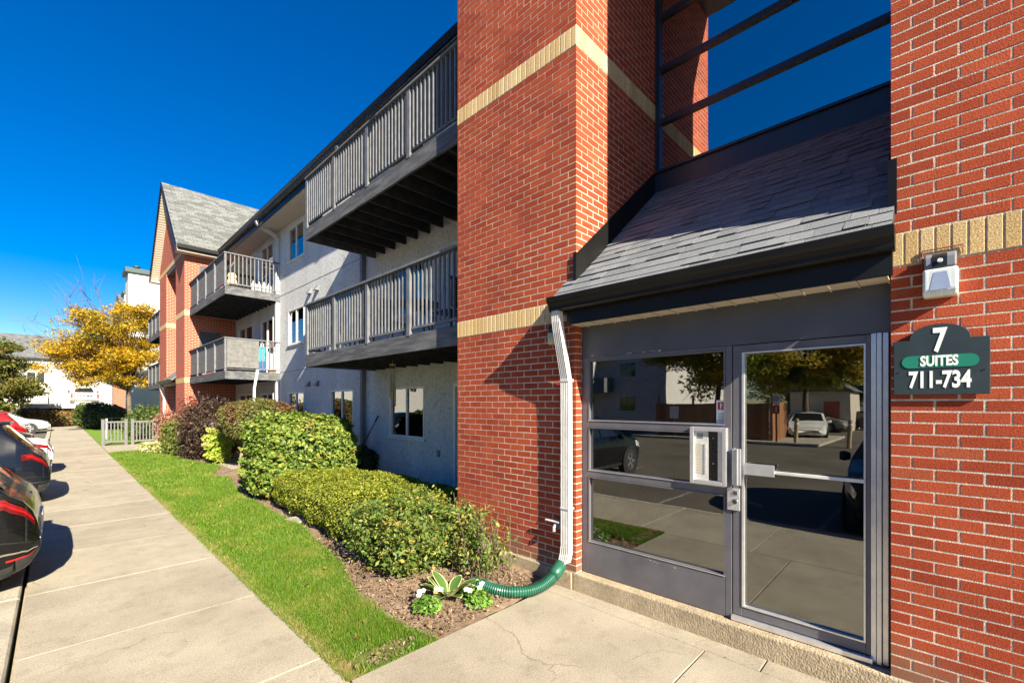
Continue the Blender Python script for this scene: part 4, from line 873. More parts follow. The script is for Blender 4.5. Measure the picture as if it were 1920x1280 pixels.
patio_chair((4.35, 7.35, 2.872), R(-80), 'black patio chair beside the round balcony table, turned from the brick pier')
patio_chair((4.5, 5.75, 2.872), R(95), 'black patio chair between the round balcony table and the brick pier')
gr = thing('barbecue', 'covered black barbecue on the upper far balcony', 'barbecue', (4.3, 17.3, 5.565))
MB().prism([(3.95, 5.57), (4.85, 5.57), (4.80, 6.35), (4.65, 6.62), (4.15, 6.62), (4.0, 6.35)], 'y', 17.0, 17.6).build('cover', 'black_panel', gr, bevel=.04); bx('side_shelf', 'black_panel', gr, 3.82, 3.95, 17.1, 17.5, 6.25, 6.30)
bo = thing('water_bottle_crate', 'white plastic jugs clustered by the railing of the upper far balcony', 'jugs', (4.9, 16.45, 5.565))
for k in range(4): MB().lathe([(0, 0), (.07, 0), (.075, .02), (.075, .24), (.03, .32), (.03, .36), (0, .36)], (4.60 + k * .16, 16.48 + .04 * (k % 2), 5.566), 12).build('jug', 'white_vinyl', bo, smooth=True)
pl = thing('plush_bundle', 'beige plush bundle on the corner of the upper far balcony', 'plush', (3.95, 16.42, 5.565))
MB().lathe([(0, 0), (.12, .01), (.17, .10), (.13, .24), (.10, .28), (.14, .36), (.10, .46), (0, .48)], (3.96, 16.44, 5.566), 12).build('bundle', 'beige_plush', pl, smooth=True)
sb = thing('storage_box', 'bright cyan storage tub stacked on a dark blue one on the lower far balcony', 'storage box', (4.55, 16.5, 2.875))
MB().prism([(4.33, 2.876), (4.90, 2.876), (4.94, 3.25), (4.29, 3.25)], 'y', 16.38, 16.75).build('lower_tub', 'blue_plastic', sb); MB().prism([(4.36, 3.252), (4.88, 3.252), (4.93, 3.70), (4.31, 3.70)], 'y', 16.38, 16.75).build('upper_tub', 'cyan_plastic', sb); bx('lid', 'cyan_plastic', sb, 4.29, 4.95, 16.36, 16.77, 3.702, 3.73, bevel=.006)
fn = thing('box_fan', 'white box fan standing on the lower far balcony beside the tub', 'fan', (5.1, 16.5, 2.875))
bx('shell', 'white_vinyl', fn, 4.98, 5.26, 16.45, 16.6, 3.50, 3.80, bevel=.02); MB().lathe([(0, -.006), (.11, -.006), (.11, 0)], (5.12, 16.45, 3.65), 20, 'y').build('grille', 'black_panel', fn); bx('stand', 'white_vinyl', fn, 4.99, 5.25, 16.46, 16.59, 2.876, 3.50, bevel=.01)
tp = thing('flower_pot', 'terracotta trough pot at the end of the lower far balcony', 'pot', (5.15, 16.4, 2.875))
MB().prism([(5.02, 2.876), (5.26, 2.876), (5.29, 3.0), (4.99, 3.0)], 'y', 16.30, 16.40).build('pot', 'terracotta', tp)
# pipes on the wall
def pipe(name, label, path, w, d, mat):
    t = thing(name, label, 'downspout', path[-1]); m = MB(); rect_pipe(m, path, w, d); m.build('pipe', mat, t); return t
pipe('downspout', 'tall white downspout between the stucco wall and the far balconies', [(4.64, 16.32, 7.88), (4.66, 16.32, 7.80), (5.18, 16.32, 7.55), (5.27, 16.32, 7.45), (5.27, 16.32, 4), (5.27, 16.32, .1)], .13, .10, 'white_metal')
pipe('downspout', 'dark grey downspout on the stucco wall behind the lower balcony', [(4.64, 10.25, 7.9), (4.66, 10.25, 7.8), (5.2, 10.25, 7.55), (5.27, 10.25, 7.4), (5.27, 10.25, 3), (5.27, 10.25, .1)], .11, .10, 'dark_pipe')
pipe('drain_pipe', 'bent white drain pipe hanging below the lower far balcony', [(4.62, 16.18, 2.95), (4.60, 16.16, 2.80), (4.52, 16.16, 2.3), (4.52, 16.16, .3)], .07, .06, 'white_metal')
pipe('downspout', 'white downspout beside the far entrance canopy', [(3.36, 25.9, 2.70), (3.38, 25.9, 2.5), (3.50, 25.9, 2.1), (3.50, 25.9, .1)], .14, .10, 'white_metal')
bx('outlet_cover', 'dark_pipe', B, WX - .03, WX + .005, 7.17, 7.25, .77, .90)
br = thing('broom', 'long-handled broom leaning on the stucco wall beside a small dark bush', 'broom', (4.95, 10.2, .05))
MB().tube([(4.95, 10.35, .12), (5.30, 9.56, 1.53)], .014, 8).build('handle', 'rust', br); MB().tube([(5.27, 9.63, 1.40), (5.302, 9.555, 1.54)], .018, 8).build('grip', 'black_panel', br); MB().prism([(4.80, .0), (5.1, .0), (5.02, .16), (4.88, .16)], 'y', 10.33, 10.40).build('bristles', 'black_panel', br)

# ================================================================== PLANTS
def leaf_quads(P, N, size, asp=.5, fold=.15, flat=.6):
    n = len(P); size = np.broadcast_to(np.asarray(size, dtype=float), (n,))[:, None] * (.45 + 1.0 * rng.random((n, 1)) ** 1.3)
    N = N + rng.normal(0, flat, (n, 3)); N /= np.linalg.norm(N, axis=1, keepdims=True) + 1e-9
    t = rng.normal(0, 1, (n, 3)); t -= N * (t * N).sum(1, keepdims=True); t /= np.linalg.norm(t, axis=1, keepdims=True) + 1e-9
    b = np.cross(N, t); h = size / 2; w = h * asp
    V = np.stack([P - t * h, P + b * w + N * h * fold, P + t * h - N * h * fold, P - b * w + N * h * fold], 1).reshape(-1, 3)
    F = np.arange(n * 4).reshape(n, 4)
    return V, F
def wob(P, f, a):
    return a * (np.sin(P[:, 0] * f + 1.3) * np.sin(P[:, 1] * f * .9 + .4) + .6 * np.sin(P[:, 2] * f * 1.7 + P[:, 0] * f * .6) + .5 * np.sin(P[:, 1] * f * 2.3 + 2 + P[:, 2] * f))
def box_surface(n, r, bottom=False):
    a, b, c = r; ar = np.array([b * c, b * c, a * c, a * c, a * b, a * b * (1 if bottom else .0)]); k = rng.choice(6, n, p=ar / ar.sum()); U = rng.uniform(-1, 1, (n, 3))
    for i in range(6): m_ = k == i; U[m_, i // 2] = (1 if i % 2 == 0 else -1)
    return U
def shrub(name, label, cat, c, r, n, size, mat, p=3.0, w=(5, .05), depth=.22, core='leaf_dark', asp=.55, flat=.6, group=None, bottom=True, warp=None, stems=True, ragged=0, clump=.03):
    """c = centre of the foliage body, r = half sizes"""
    t = thing(name, label, cat, (c[0], c[1], max(c[2] - r[2], 0)), 0, group)
    U = box_surface(n, r, bottom); q = (np.abs(U) ** p).sum(1) ** (-1 / p); S = U * q[:, None]
    N = np.sign(S) * np.abs(S) ** (p - 1) / np.array(r); N /= np.linalg.norm(N, axis=1, keepdims=True)
    P = S * np.array(r) + np.array(c)
    P = P + N * wob(P, *w)[:, None] - N * (rng.random((len(P), 1)) ** 2 * depth)
    P = P + N * (clump * (np.sin(P[:, 0] * 23 + 4 * np.sin(P[:, 1] * 9)) * np.sin(P[:, 1] * 21 + 3 * np.sin(P[:, 2] * 11)) + np.sin(P[:, 2] * 26 + P[:, 0] * 8) * .6))[:, None]
    if ragged: P = P + N * (rng.random((len(P), 1)) ** 5 * ragged)
    if warp: P = warp(P)
    ok = P[:, 2] > .02; P, N = P[ok], N[ok]
    N = N * .7 + np.array([0, 0, .45])
    V, F = leaf_quads(P, N, size, asp, flat=flat); np_mesh('foliage', V, F, mat, t)
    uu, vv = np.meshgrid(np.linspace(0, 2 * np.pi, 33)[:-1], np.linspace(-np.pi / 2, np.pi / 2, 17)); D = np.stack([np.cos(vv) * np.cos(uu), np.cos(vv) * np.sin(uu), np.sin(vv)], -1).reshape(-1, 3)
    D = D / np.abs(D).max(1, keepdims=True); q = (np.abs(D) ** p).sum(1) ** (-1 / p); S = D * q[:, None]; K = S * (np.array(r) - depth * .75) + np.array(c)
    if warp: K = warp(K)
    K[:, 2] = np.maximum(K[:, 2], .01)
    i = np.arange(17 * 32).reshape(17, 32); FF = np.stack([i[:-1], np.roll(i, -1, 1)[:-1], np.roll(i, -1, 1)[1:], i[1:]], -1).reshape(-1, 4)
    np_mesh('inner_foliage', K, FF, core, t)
    if ragged or clump > .03:
        tw = MB()
        for k in range(26):
            i_ = int(rng.integers(len(P)))
            if P[i_][2] < c[2] - .1 * r[2]: continue
            p_ = Vector(P[i_]); n_ = Vector(N[i_]).normalized(); tw.tube([p_ - n_ * .1, p_ + n_ * .04 + Vector((random.uniform(-.02, .02), random.uniform(-.02, .02), .02)), p_ + n_ * .09 + Vector((random.uniform(-.05, .05), random.uniform(-.05, .05), .05))], [.004, .003, .0015], 4)
        if tw.v: tw.build('shoots', 'bark_dark', t, kind='stuff')
    if stems:
        s = MB()
        for k in range(9):
            x, y = c[0] + random.uniform(-.6, .6) * r[0], c[1] + random.uniform(-.6, .6) * r[1]; s.tube([(x, y, -.03), (x + random.uniform(-.1, .1), y + random.uniform(-.1, .1), c[2])], [.014, .008], 5)
        s.build('stems', 'bark_dark', t, kind='stuff')
    return t
def hedge_warp(P):
    P = P.copy(); y = P[:, 1]; P[:, 0] += np.where(P[:, 0] < 3.4, np.interp(y, [4, 5, 6.5, 8, 10], [.10, .0, .10, .16, .12]), 0); P[:, 2] *= np.interp(y, [4, 5, 7, 9.4], [1.05, 1.02, 1.0, .95]); return P
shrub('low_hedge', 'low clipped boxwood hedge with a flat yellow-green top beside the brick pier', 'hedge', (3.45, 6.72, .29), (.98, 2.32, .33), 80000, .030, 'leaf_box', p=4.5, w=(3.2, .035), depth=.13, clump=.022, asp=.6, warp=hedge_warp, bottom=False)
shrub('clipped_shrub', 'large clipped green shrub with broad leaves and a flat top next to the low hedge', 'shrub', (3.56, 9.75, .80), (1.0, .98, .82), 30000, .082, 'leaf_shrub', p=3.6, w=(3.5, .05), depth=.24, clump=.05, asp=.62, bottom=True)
fs = shrub('leafy_bush', 'loose leafy bush with yellowing leaves in front of the low hedge', 'bush', (2.86, 4.38, .37), (.62, .74, .36), 10000, .056, 'leaf_front', p=2.6, w=(6, .06), depth=.30, ragged=.16, asp=.5, flat=.9, core='leaf_mid')
# leggy yellowing plant against the pier
lp = thing('leggy_plant', 'leggy yellowing plant with bare stems against the brick pier', 'plant', (3.2, 3.6, 0))
s = MB(); PP = []
for k in range(62):
    bx0, by0 = 3.18 + random.uniform(-.28, .22), 3.72 + random.uniform(-.5, .55); h = random.uniform(.28, .80); dx, dy = random.uniform(-.16, .12), random.uniform(-.2, .18)
    path = [(bx0, by0, -.02), (bx0 + dx * .4, by0 + dy * .5, h * .5), (bx0 + dx, by0 + dy, h)]; path = [(min(x, 3.46), y, z) for x, y, z in path]; s.tube(path, [.006, .005, .003], 5)
    for j in range(26):
        u = random.uniform(.25, 1.02); i = 0 if u < .5 else 1; f = (u - .5 * i) / .5; a, b = path[i], path[i + 1]
        PP.append([a[q] + (b[q] - a[q]) * min(f, 1.05) + random.gauss(0, .032) for q in range(3)])
s.build('stems', 'bark_dark', lp, kind='stuff'); PP = np.array(PP); PP[:, 0] = np.minimum(PP[:, 0], 3.52); V, F = leaf_quads(PP, np.tile([-.4, -.3, .7], (len(PP), 1)), .05, .5, flat=.8); np_mesh('foliage', V, F, 'leaf_front', lp)
shrub('dark_bush', 'small dark bush in the shade against the stucco wall', 'bush', (5.0, 9.75, .42), (.30, .38, .40), 5000, .05, 'leaf_dark', p=2.6, depth=.12)
rs = shrub('standard_shrub', 'round-topped olive and bronze shrub on a bare leaning trunk', 'shrub', (4.1, 14.2, 1.30), (1.02, 1.2, .66), 26000, .06, 'leaf_olive', p=2.4, w=(3, .06), depth=.2, stems=False)
MB().tube([(3.40, 13.45, -.02), (3.50, 13.6, .45), (3.70, 13.9, .95)], [.055, .045, .04], 8).build('trunk', 'bark', rs)
shrub('plum_shrub', 'dark plum-leaved shrub with loose shoots in front of the far balconies', 'shrub', (3.62, 17.6, .98), (.80, 1.1, .92), 13000, .085, 'leaf_plum', p=2.3, w=(4, .1), depth=.35, ragged=.35, core='leaf_plum', flat=.9)
hy = shrub('hydrangea', 'bright lime hydrangea with pale flower heads beside the plum shrub', 'plant', (3.42, 15.9, .52), (.32, .34, .45), 1700, .11, 'leaf_lime', p=2.2, w=(6, .08), depth=.3, core='leaf_lime', ragged=.1)
for k in range(9):
    a = random.uniform(0, 6.3); h = random.uniform(.55, 1.08); cx_, cy_ = 3.42 + .27 * math.cos(a), 15.87 + .28 * math.sin(a); U = rng.normal(0, 1, (130, 3)); U /= np.linalg.norm(U, axis=1, keepdims=True)
    V, F = leaf_quads(U * np.array([.12, .12, .085]) + np.array([cx_, cy_, h]), U, .045, .9); np_mesh('flower_head', V, F, 'flower_lime', hy)
shrub('spirea', 'yellow-green mounded spirea at the end of the bed by the grey fence', 'shrub', (3.25, 20.0, .58), (.62, 1.1, .62), 9000, .07, 'leaf_front', p=2.3, w=(4, .08), depth=.25, core='leaf_mid', ragged=.15)
shrub('variegated_clump', 'pale variegated ground clump spreading at the fence end of the bed', 'plant', (2.55, 21.6, .16), (.36, .75, .22), 1500, .13, 'hosta_edge', p=2.2, depth=.15, core='leaf_mid')
# hosta rosette
ht = thing('hosta', 'variegated hosta with broad green leaves edged in cream', 'plant', (2.58, 3.33, 0))
for k in range(20):
    a = k * 2.4 + random.uniform(-.5, .5); inner = k / 20; L = .25 - .03 * inner + random.uniform(-.05, .03); tilt = .35 + .80 * inner + random.uniform(-.2, .15); Wd = .060 - .010 * inner + random.uniform(-.008, .008)
    for (mat, sc_, up) in (('hosta_edge', 1.0, 0), ('hosta_heart', .80, .003)):
        vs_ = []; n = 7
        for i in range(n + 1):
            u = i / n; r_ = .04 + L * u * math.cos(tilt * (1 - .7 * u)); z = .03 + L * u * math.sin(tilt) * (1 - (.55 - .40 * inner) * u * u) + up; w_ = Wd * math.sin(math.pi * min(u * .93 + .05, 1)) ** .8 * sc_
            if sc_ < 1 and i == n: w_ = 0; r_ -= .02
            for s_, dz in ((-1, .012), (0, -.004), (1, .012)):
                vs_.append((2.58 + r_ * math.cos(a) - s_ * w_ * math.sin(a), 3.33 + r_ * math.sin(a) + s_ * w_ * math.cos(a), z + dz * w_ / Wd))
        fs_ = [(i * 3 + j, i * 3 + j + 1, i * 3 + j + 4, i * 3 + j + 3) for i in range(n) for j in range(2)]
        if mat == 'hosta_edge': lf = MB().add(vs_, fs_).build('leaf', mat, ht, smooth=True)
        else: MB().add(vs_, fs_).build('leaf_centre', mat, lf, smooth=True)
def impatiens(c, r, label, blooms):
    t = thing('impatiens', label, 'flowers', (c[0], c[1], 0))
    U = rng.normal(0, 1, (420, 3)); U[:, 2] = np.abs(U[:, 2]); U /= np.linalg.norm(U, axis=1, keepdims=True); P = U * np.array([r, r * 1.1, r * .9]) * rng.uniform(.55, 1, (420, 1)) + np.array([c[0], c[1], .02])
    V, F = leaf_quads(P, U * .5 + np.array([0, 0, .6]), .045, .62); np_mesh('foliage', V, F, 'leaf_mid' if False else 'leaf_front2', t)
    for (dx, dy, dz, mt) in blooms:
        b = MB()
        for k in range(5):
            a = k * 1.256; q = Vector((-.45, -.3, .85)).normalized(); u = q.orthogonal().normalized(); w = q.cross(u); d = u * math.cos(a) + w * math.sin(a); e = u * math.cos(a + 1.57) + w * math.sin(a + 1.57); o = Vector((c[0] + dx, c[1] + dy, dz))
            b.add([o, o + d * .017 + e * .013 + q * .004, o + d * .027 + q * .001, o + d * .017 - e * .013 + q * .004], [(0, 1, 2, 3)])
        b.build('bloom', mt, t)
piece_mat('leaf_front2', [(0, (.07, .16, .02)), (.5, (.12, .24, .03)), (1, (.18, .32, .05))], trans=.25, **LEAF)
impatiens((2.29, 3.27), .125, 'small bushy plant with white and orange blooms left of the hosta', [(-.02, .09, .15, 'petal'), (-.05, .05, .14, 'petal'), (.0, .06, .16, 'petal'), (.08, -.02, .15, 'petal_orange'), (.10, .0, .165, 'petal'), (.14, -.01, .15, 'petal')])
impatiens((2.68, 3.03), .135, 'leafy green plant with white blooms between the hosta and the hose', [(-.10, .05, .16, 'petal'), (-.08, .02, .15, 'petal'), (.01, -.01, .16, 'petal'), (.10, .06, .15, 'petal')])
# grass and mulch
def blades(name, label, cat, Y0, Y1, n, h, wd):
    Y = rng.uniform(Y0, Y1, n); X = 1.33 + rng.random(n) * (lawn_edge(Y) + .03 - 1.33)
    bare = ((X - 1.62) / .34) ** 2 + ((Y - 2.95) / .13) ** 2 < rng.uniform(.5, 1.3, n)
    X, Y = X[~bare], Y[~bare]; n = len(X)
    a = rng.uniform(0, 6.28, n); hh = h * rng.uniform(.5, 1.2, n) * (1 + .35 * np.sin(X * 5 + 1) * np.sin(Y * 3)); w = wd * rng.uniform(.6, 1.2, n)
    edge = np.minimum(np.abs(X - 1.365), .12) / .12; hh *= .55 + .45 * edge
    lx, ly = rng.normal(0, .55, n) * hh, rng.normal(0, .55, n) * hh
    z0 = np.full(n, -.008)
    b0 = np.stack([X - np.cos(a) * w / 2, Y - np.sin(a) * w / 2, z0], 1); b1 = np.stack([X + np.cos(a) * w / 2, Y + np.sin(a) * w / 2, z0], 1); tp_ = np.stack([X + lx, Y + ly, hh], 1)
    V = np.stack([b0, b1, tp_], 1).reshape(-1, 3); o = np_mesh(name, V, np.arange(n * 3).reshape(n, 3), 'grass', kind='stuff'); tag(o, label, cat)
blades('grass', 'short green lawn grass beside the entrance path', 'grass', 2.82, 6.0, 52000, .046, .0065)
blades('grass', 'green lawn grass along the low hedge', 'grass', 6.0, 12.0, 46000, .048, .011)
blades('grass', 'green lawn grass in front of the far shrubs', 'grass', 12.0, 22.25, 42000, .05, .020)
n = 15000; Y = 2.83 + rng.random(n) ** 1.6 * 16; X = 1.345 + np.abs(rng.normal(0, .05, n)); hh = rng.uniform(.008, .03, n); a_ = rng.uniform(0, 6.28, n); lx, ly = rng.normal(0, .02, n), rng.normal(0, .02, n)
V = np.stack([np.stack([X - np.cos(a_) * .003, Y - np.sin(a_) * .003, np.full(n, -.004)], 1), np.stack([X + np.cos(a_) * .003, Y + np.sin(a_) * .003, np.full(n, -.004)], 1), np.stack([X + lx, Y + ly, hh], 1)], 1).reshape(-1, 3)
o = np_mesh('dry_grass', V, np.arange(n * 3).reshape(n, 3), 'straw', kind='stuff'); tag(o, 'dry straw-coloured grass along the pavement edge', 'grass')
n = 16000; Y = rng.uniform(2.83, 6.0, n); X = rng.uniform(1.5, 3.5, n); k = (X > lawn_edge(Y) - .05) | (((X - 1.62) / .34) ** 2 + ((Y - 2.95) / .13) ** 2 < 1); X, Y = X[k], Y[k]
Y2 = rng.uniform(6, 21, 5000); X2 = lawn_edge(Y2) + rng.random(5000) ** 2 * .8; X = np.r_[X, X2]; Y = np.r_[Y, Y2]; n = len(X)
P = np.stack([X, Y, np.full(n, .004) + rng.uniform(0, .02, n) + np.clip((X - lawn_edge(Y)) * .05, -.01, .05) * .6], 1)
V, F = leaf_quads(P, np.tile([0, 0, 1.], (n, 1)), rng.uniform(.008, .032, n), .5, flat=.5); o = np_mesh('mulch', V, F, 'chip', kind='stuff'); tag(o, 'brown wood chips and leaf litter in the planting bed', 'mulch')
n = 240; Y = 2.85 + rng.random(n) ** 1.5 * 14; X = 1.38 + rng.random(n) * (lawn_edge(Y) + .5 - 1.38); P = np.stack([X, Y, np.full(n, .045)], 1)
V, F = leaf_quads(P, np.tile([0, 0, 1.], (n, 1)), rng.uniform(.02, .05, n), .6, flat=.4); o = np_mesh('fallen_leaves', V, F, 'leaf_rust', kind='stuff'); tag(o, 'few brown and yellow fallen leaves lying on the lawn and bed', 'leaves')
n = 260; X = rng.uniform(-.2, 3.5, n); Y = np.where(X < 1.36, rng.uniform(1, 9, n), rng.uniform(.2, 2.78, n)); P = np.stack([X, Y, np.full(n, .006)], 1)
V, F = leaf_quads(P, np.tile([0, 0, 1.], (n, 1)), rng.uniform(.006, .018, n), .5, flat=.2); o = np_mesh('litter', V, F, 'chip', kind='stuff'); tag(o, 'tiny bits of leaf litter scattered on the concrete', 'litter')
pq = thing('paver', 'pale flat stone lying on the mulch beside the low hedge', 'paver', (2.66, 7.2, 0)); inst(piece_mesh('stone', (.22, .34, .04), .006, 'kerb_concrete'), 'stone', pq, (2.64, 7.25, .01), rot=(0, 0, .2))

def tree(name, label, base, fork, clumps, leaf_n, leaf, mat, bark='bark', tr=.16, twigs=5, bare=(), flat=.55, asp=.45, lsize=None, group=None):
    t = thing(name, label, 'tree', base, 0, group); b = Vector(base); fk = Vector(fork)
    tk = MB(); mid = b.lerp(fk, .5) + Vector((random.uniform(-.1, .1), random.uniform(-.1, .1), 0)); tk.tube([b - Vector((0, 0, .1)), b.lerp(mid, .3), mid, fk], [tr * 1.35, tr, tr * .85, tr * .7], 10); tk.build('trunk', bark, t, smooth=True)
    br_ = MB(); P = []
    for (c, r) in list(clumps) + list(bare):
        c = Vector(c); isb = (c, r) in bare; d = c - fk; s0_ = fk + Vector((0, 0, 1)) * random.uniform(-.25, .35) * max(.4, (fk - b).length * .12)
        m1 = fk + d * .35 + Vector((0, 0, .18 * d.length * random.uniform(.2, 1))) + Vector([random.gauss(0, .07 * d.length) for _ in range(3)]); r0 = tr * random.uniform(.22, .42)
        br_.tube([s0_, m1, fk + d * .7 + Vector([random.gauss(0, .05 * d.length) for _ in range(3)]), c], [r0, r0 * .7, r0 * .42, r0 * .15], 6)
        for k in range(twigs):
            e = c + Vector([random.gauss(0, .6) for _ in range(3)]) * r * 1.1; s_ = c.lerp(m1, random.uniform(0, .45)); q = s_.lerp(e, .5) + Vector([random.gauss(0, .12 * r) for _ in range(3)]); br_.tube([s_, q, e], [r0 * .3, r0 * .18, r0 * .06], 4)
    br_.build('branches', bark, t, smooth=True)
    for (c, r) in clumps:
        n = int(leaf_n * r * r); U = rng.normal(0, 1, (n, 3)); U /= np.linalg.norm(U, axis=1, keepdims=True); rad = rng.random((n, 1)) ** .45
        sub = rng.normal(0, .5, (7, 3)) * r * .8; pick = rng.integers(0, 7, n)
        P.append(U * rad * r * np.array([.62, .62, .34]) + sub[pick] * np.array([1, 1, .6]) + np.array(c))
    P = np.concatenate(P); V, F = leaf_quads(P, np.tile([0, 0, .7], (len(P), 1)), leaf, asp, flat=flat); np_mesh('crown', V, F, mat, t)
    return t
def cloud(c, r, n, rr, seed, zmin=None):
    rs_ = random.Random(seed); out = []
    while len(out) < n:
        u = [rs_.uniform(-1, 1) for _ in range(3)]
        if .15 < sum(q * q for q in u) < 1:
            p = (c[0] + u[0] * r[0], c[1] + u[1] * r[1], c[2] + u[2] * r[2]); out.append((p, rs_.uniform(*rr)))
    return out
# ---- grey garden fence by the far entrance
fe = thing('picket_fence', 'low grey picket fence with gate posts across the far entrance path', 'fence', (2.3, 26.2, 0))
for x in (1.42, 2.18, 2.40, 3.25):
    MB().box(x - .055, x + .055, 26.14, 26.25, -.05, 1.10).box(x - .065, x + .065, 26.13, 26.26, 1.10, 1.14).build('post', 'gray_fence', fe, bevel=.006)
for x0, x1 in ((1.475, 2.125), (2.455, 3.195)):
    for z in (.12, .98): bx('rail', 'gray_fence', fe, x0, x1, 26.17, 26.22, z, z + .07)
    x = x0 + .09
    while x < x1 - .05: bx('picket', 'gray_fence', fe, x - .02, x + .02, 26.18, 26.21, .191, .979); x += .115
fe2 = thing('handrail', 'black metal handrail beside the crossing path beyond the picket fence', 'railing', (2.0, 36, 0))
for k in range(5): MB().tube([(1.9 + k * .45, 36.0, -.02), (1.9 + k * .45, 36.0, .95)], .02, 6).build('post', 'black_metal', fe2)
MB().tube([(1.9, 36, .95), (3.7, 36, .95)], .022, 6).build('rail', 'black_metal', fe2)
pz = thing('marker_post', 'thin white marker post in the grass beyond the picket fence', 'post', (1.85, 31.5, 0)); bx('post', 'white_vinyl', pz, 1.82, 1.88, 31.47, 31.53, -.03, 1.0, bevel=.005); bx('cap', 'white_vinyl', pz, 1.81, 1.89, 31.46, 31.54, 1.0, 1.03)
# ---- far shrubs
shrub('far_shrub', 'mixed green shrub under the far balconies beyond the fence', 'shrub', (3.3, 30.0, .75), (.8, 2.3, .75), 7000, .13, 'leaf_mid', p=2.2, w=(3, .15), depth=.3, ragged=.3)
shrub('far_shrub', 'reddish shrub with pink tints against the far entrance pier', 'shrub', (3.15, 22.7, .85), (.34, .4, .72), 2500, .09, 'leaf_pink', p=2.2, w=(4, .1), depth=.25, ragged=.25)
shrub('far_shrub', 'dark round shrub at the end of the pavement', 'shrub', (2.6, 44.5, .9), (1.2, 1.5, .95), 6000, .16, 'leaf_dark', p=2.4, w=(2, .12), depth=.3)
shrub('far_shrub', 'mid-green clipped shrub left of the dark one at the pavement end', 'shrub', (1.75, 46.5, .95), (.9, 1.2, .85), 5000, .16, 'leaf_mid', p=2.6, w=(2, .1), depth=.3)
shrub('rust_hedge', 'long rusty brown hedge below the raised parking deck', 'hedge', (-.2, 50.9, .62), (2.6, .5, .68), 9000, .16, 'leaf_rust', p=3, w=(2, .1), depth=.25, ragged=.2)
# ---- honey locust and the other trees
cl = cloud((2.6, 38.0, 5.9), (2.6, 2.7, 2.6), 64, (.6, 1.05), 3) + cloud((.5, 37.8, 4.4), (1.3, 1.8, .9), 12, (.6, .9), 5) + cloud((3.8, 37.6, 3.6), (.9, 1.4, .9), 8, (.5, .8), 15) + cloud((1.8, 37.6, 3.7), (1.4, 1.4, .6), 8, (.5, .8), 16) + cloud((3.6, 38.2, 7.2), (1.4, 1.6, 1.2), 12, (.6, .9), 6)
tree('honey_locust', 'golden yellow honey locust with bare upper twigs beyond the far entrance', (3.5, 38.5, 0), (3.3, 38.3, 2.7), cl, 820, .15, 'leaf_yellow', 'bark_dark', .15, 5,
     bare=[((.2, 37.6, 8.6), .9), ((-.6, 37.4, 7.6), 1.0), ((.9, 37.8, 9.4), .8), ((-1.2, 37.4, 6.8), .9), ((1.6, 38, 9.6), .8), ((.4, 37.8, 8.2), .9), ((-1.4, 37.3, 6.0), .8), ((1.0, 37.5, 8.9), .9)])
tree('bushy_tree', 'dense green and bronze tree beside the raised parking deck', (-3.3, 47, -.1), (-3.3, 47, 1.6), cloud((-3.5, 47, 3.7), (2.3, 2.6, 2.5), 44, (.8, 1.2), 8), 800, .22, 'leaf_bronze', 'bark_dark', .16, 3)
tree('bushy_tree', 'low yellow-green bush-like tree at the left end of the deck', (-2.6, 49.0, -.1), (-2.6, 49, .7), cloud((-2.7, 49, 1.3), (.9, 1.0, .8), 9, (.5, .7), 9), 420, .16, 'leaf_lime', 'bark_dark', .08, 3)

# ================================================================== CARS
def interp(x, pts): return float(np.interp(x, [p[0] for p in pts], [p[1] for p in pts]))
SUV = dict(L=4.6, W=1.86, belt=1.02, top=[(0, .70), (.02, .82), (.05, .93), (.11, 1.03), (.20, 1.10), (.42, 1.36), (.56, 1.52), (.64, 1.60), (.9, 1.64), (1.8, 1.67), (2.5, 1.62), (2.9, 1.50), (3.45, 1.10), (3.7, 1.05), (4.2, .98), (4.45, .88), (4.56, .76), (4.6, .66)],
           bot=[(0, .50), (.08, .36), (.3, .27), (2, .24), (4.2, .25), (4.5, .32), (4.6, .44)], wheels=(.92, 3.68), wr=.36, rg=(.215, .54), sw=(.82, 3.15), ws=(2.62, 3.42))
SEDAN = dict(L=4.7, W=1.82, belt=.93, top=[(0, .66), (.03, .82), (.10, .96), (.3, 1.02), (.75, 1.05), (.95, 1.10), (1.55, 1.40), (1.9, 1.45), (2.5, 1.45), (2.9, 1.36), (3.5, 1.0), (3.7, .95), (4.3, .85), (4.55, .74), (4.66, .62), (4.7, .55)],
             bot=[(0, .45), (.1, .33), (.35, .24), (2, .2), (4.3, .21), (4.6, .28), (4.7, .40)], wheels=(.98, 3.75), wr=.33, rg=(.92, 1.50), sw=(1.2, 3.2), ws=(2.62, 3.46))
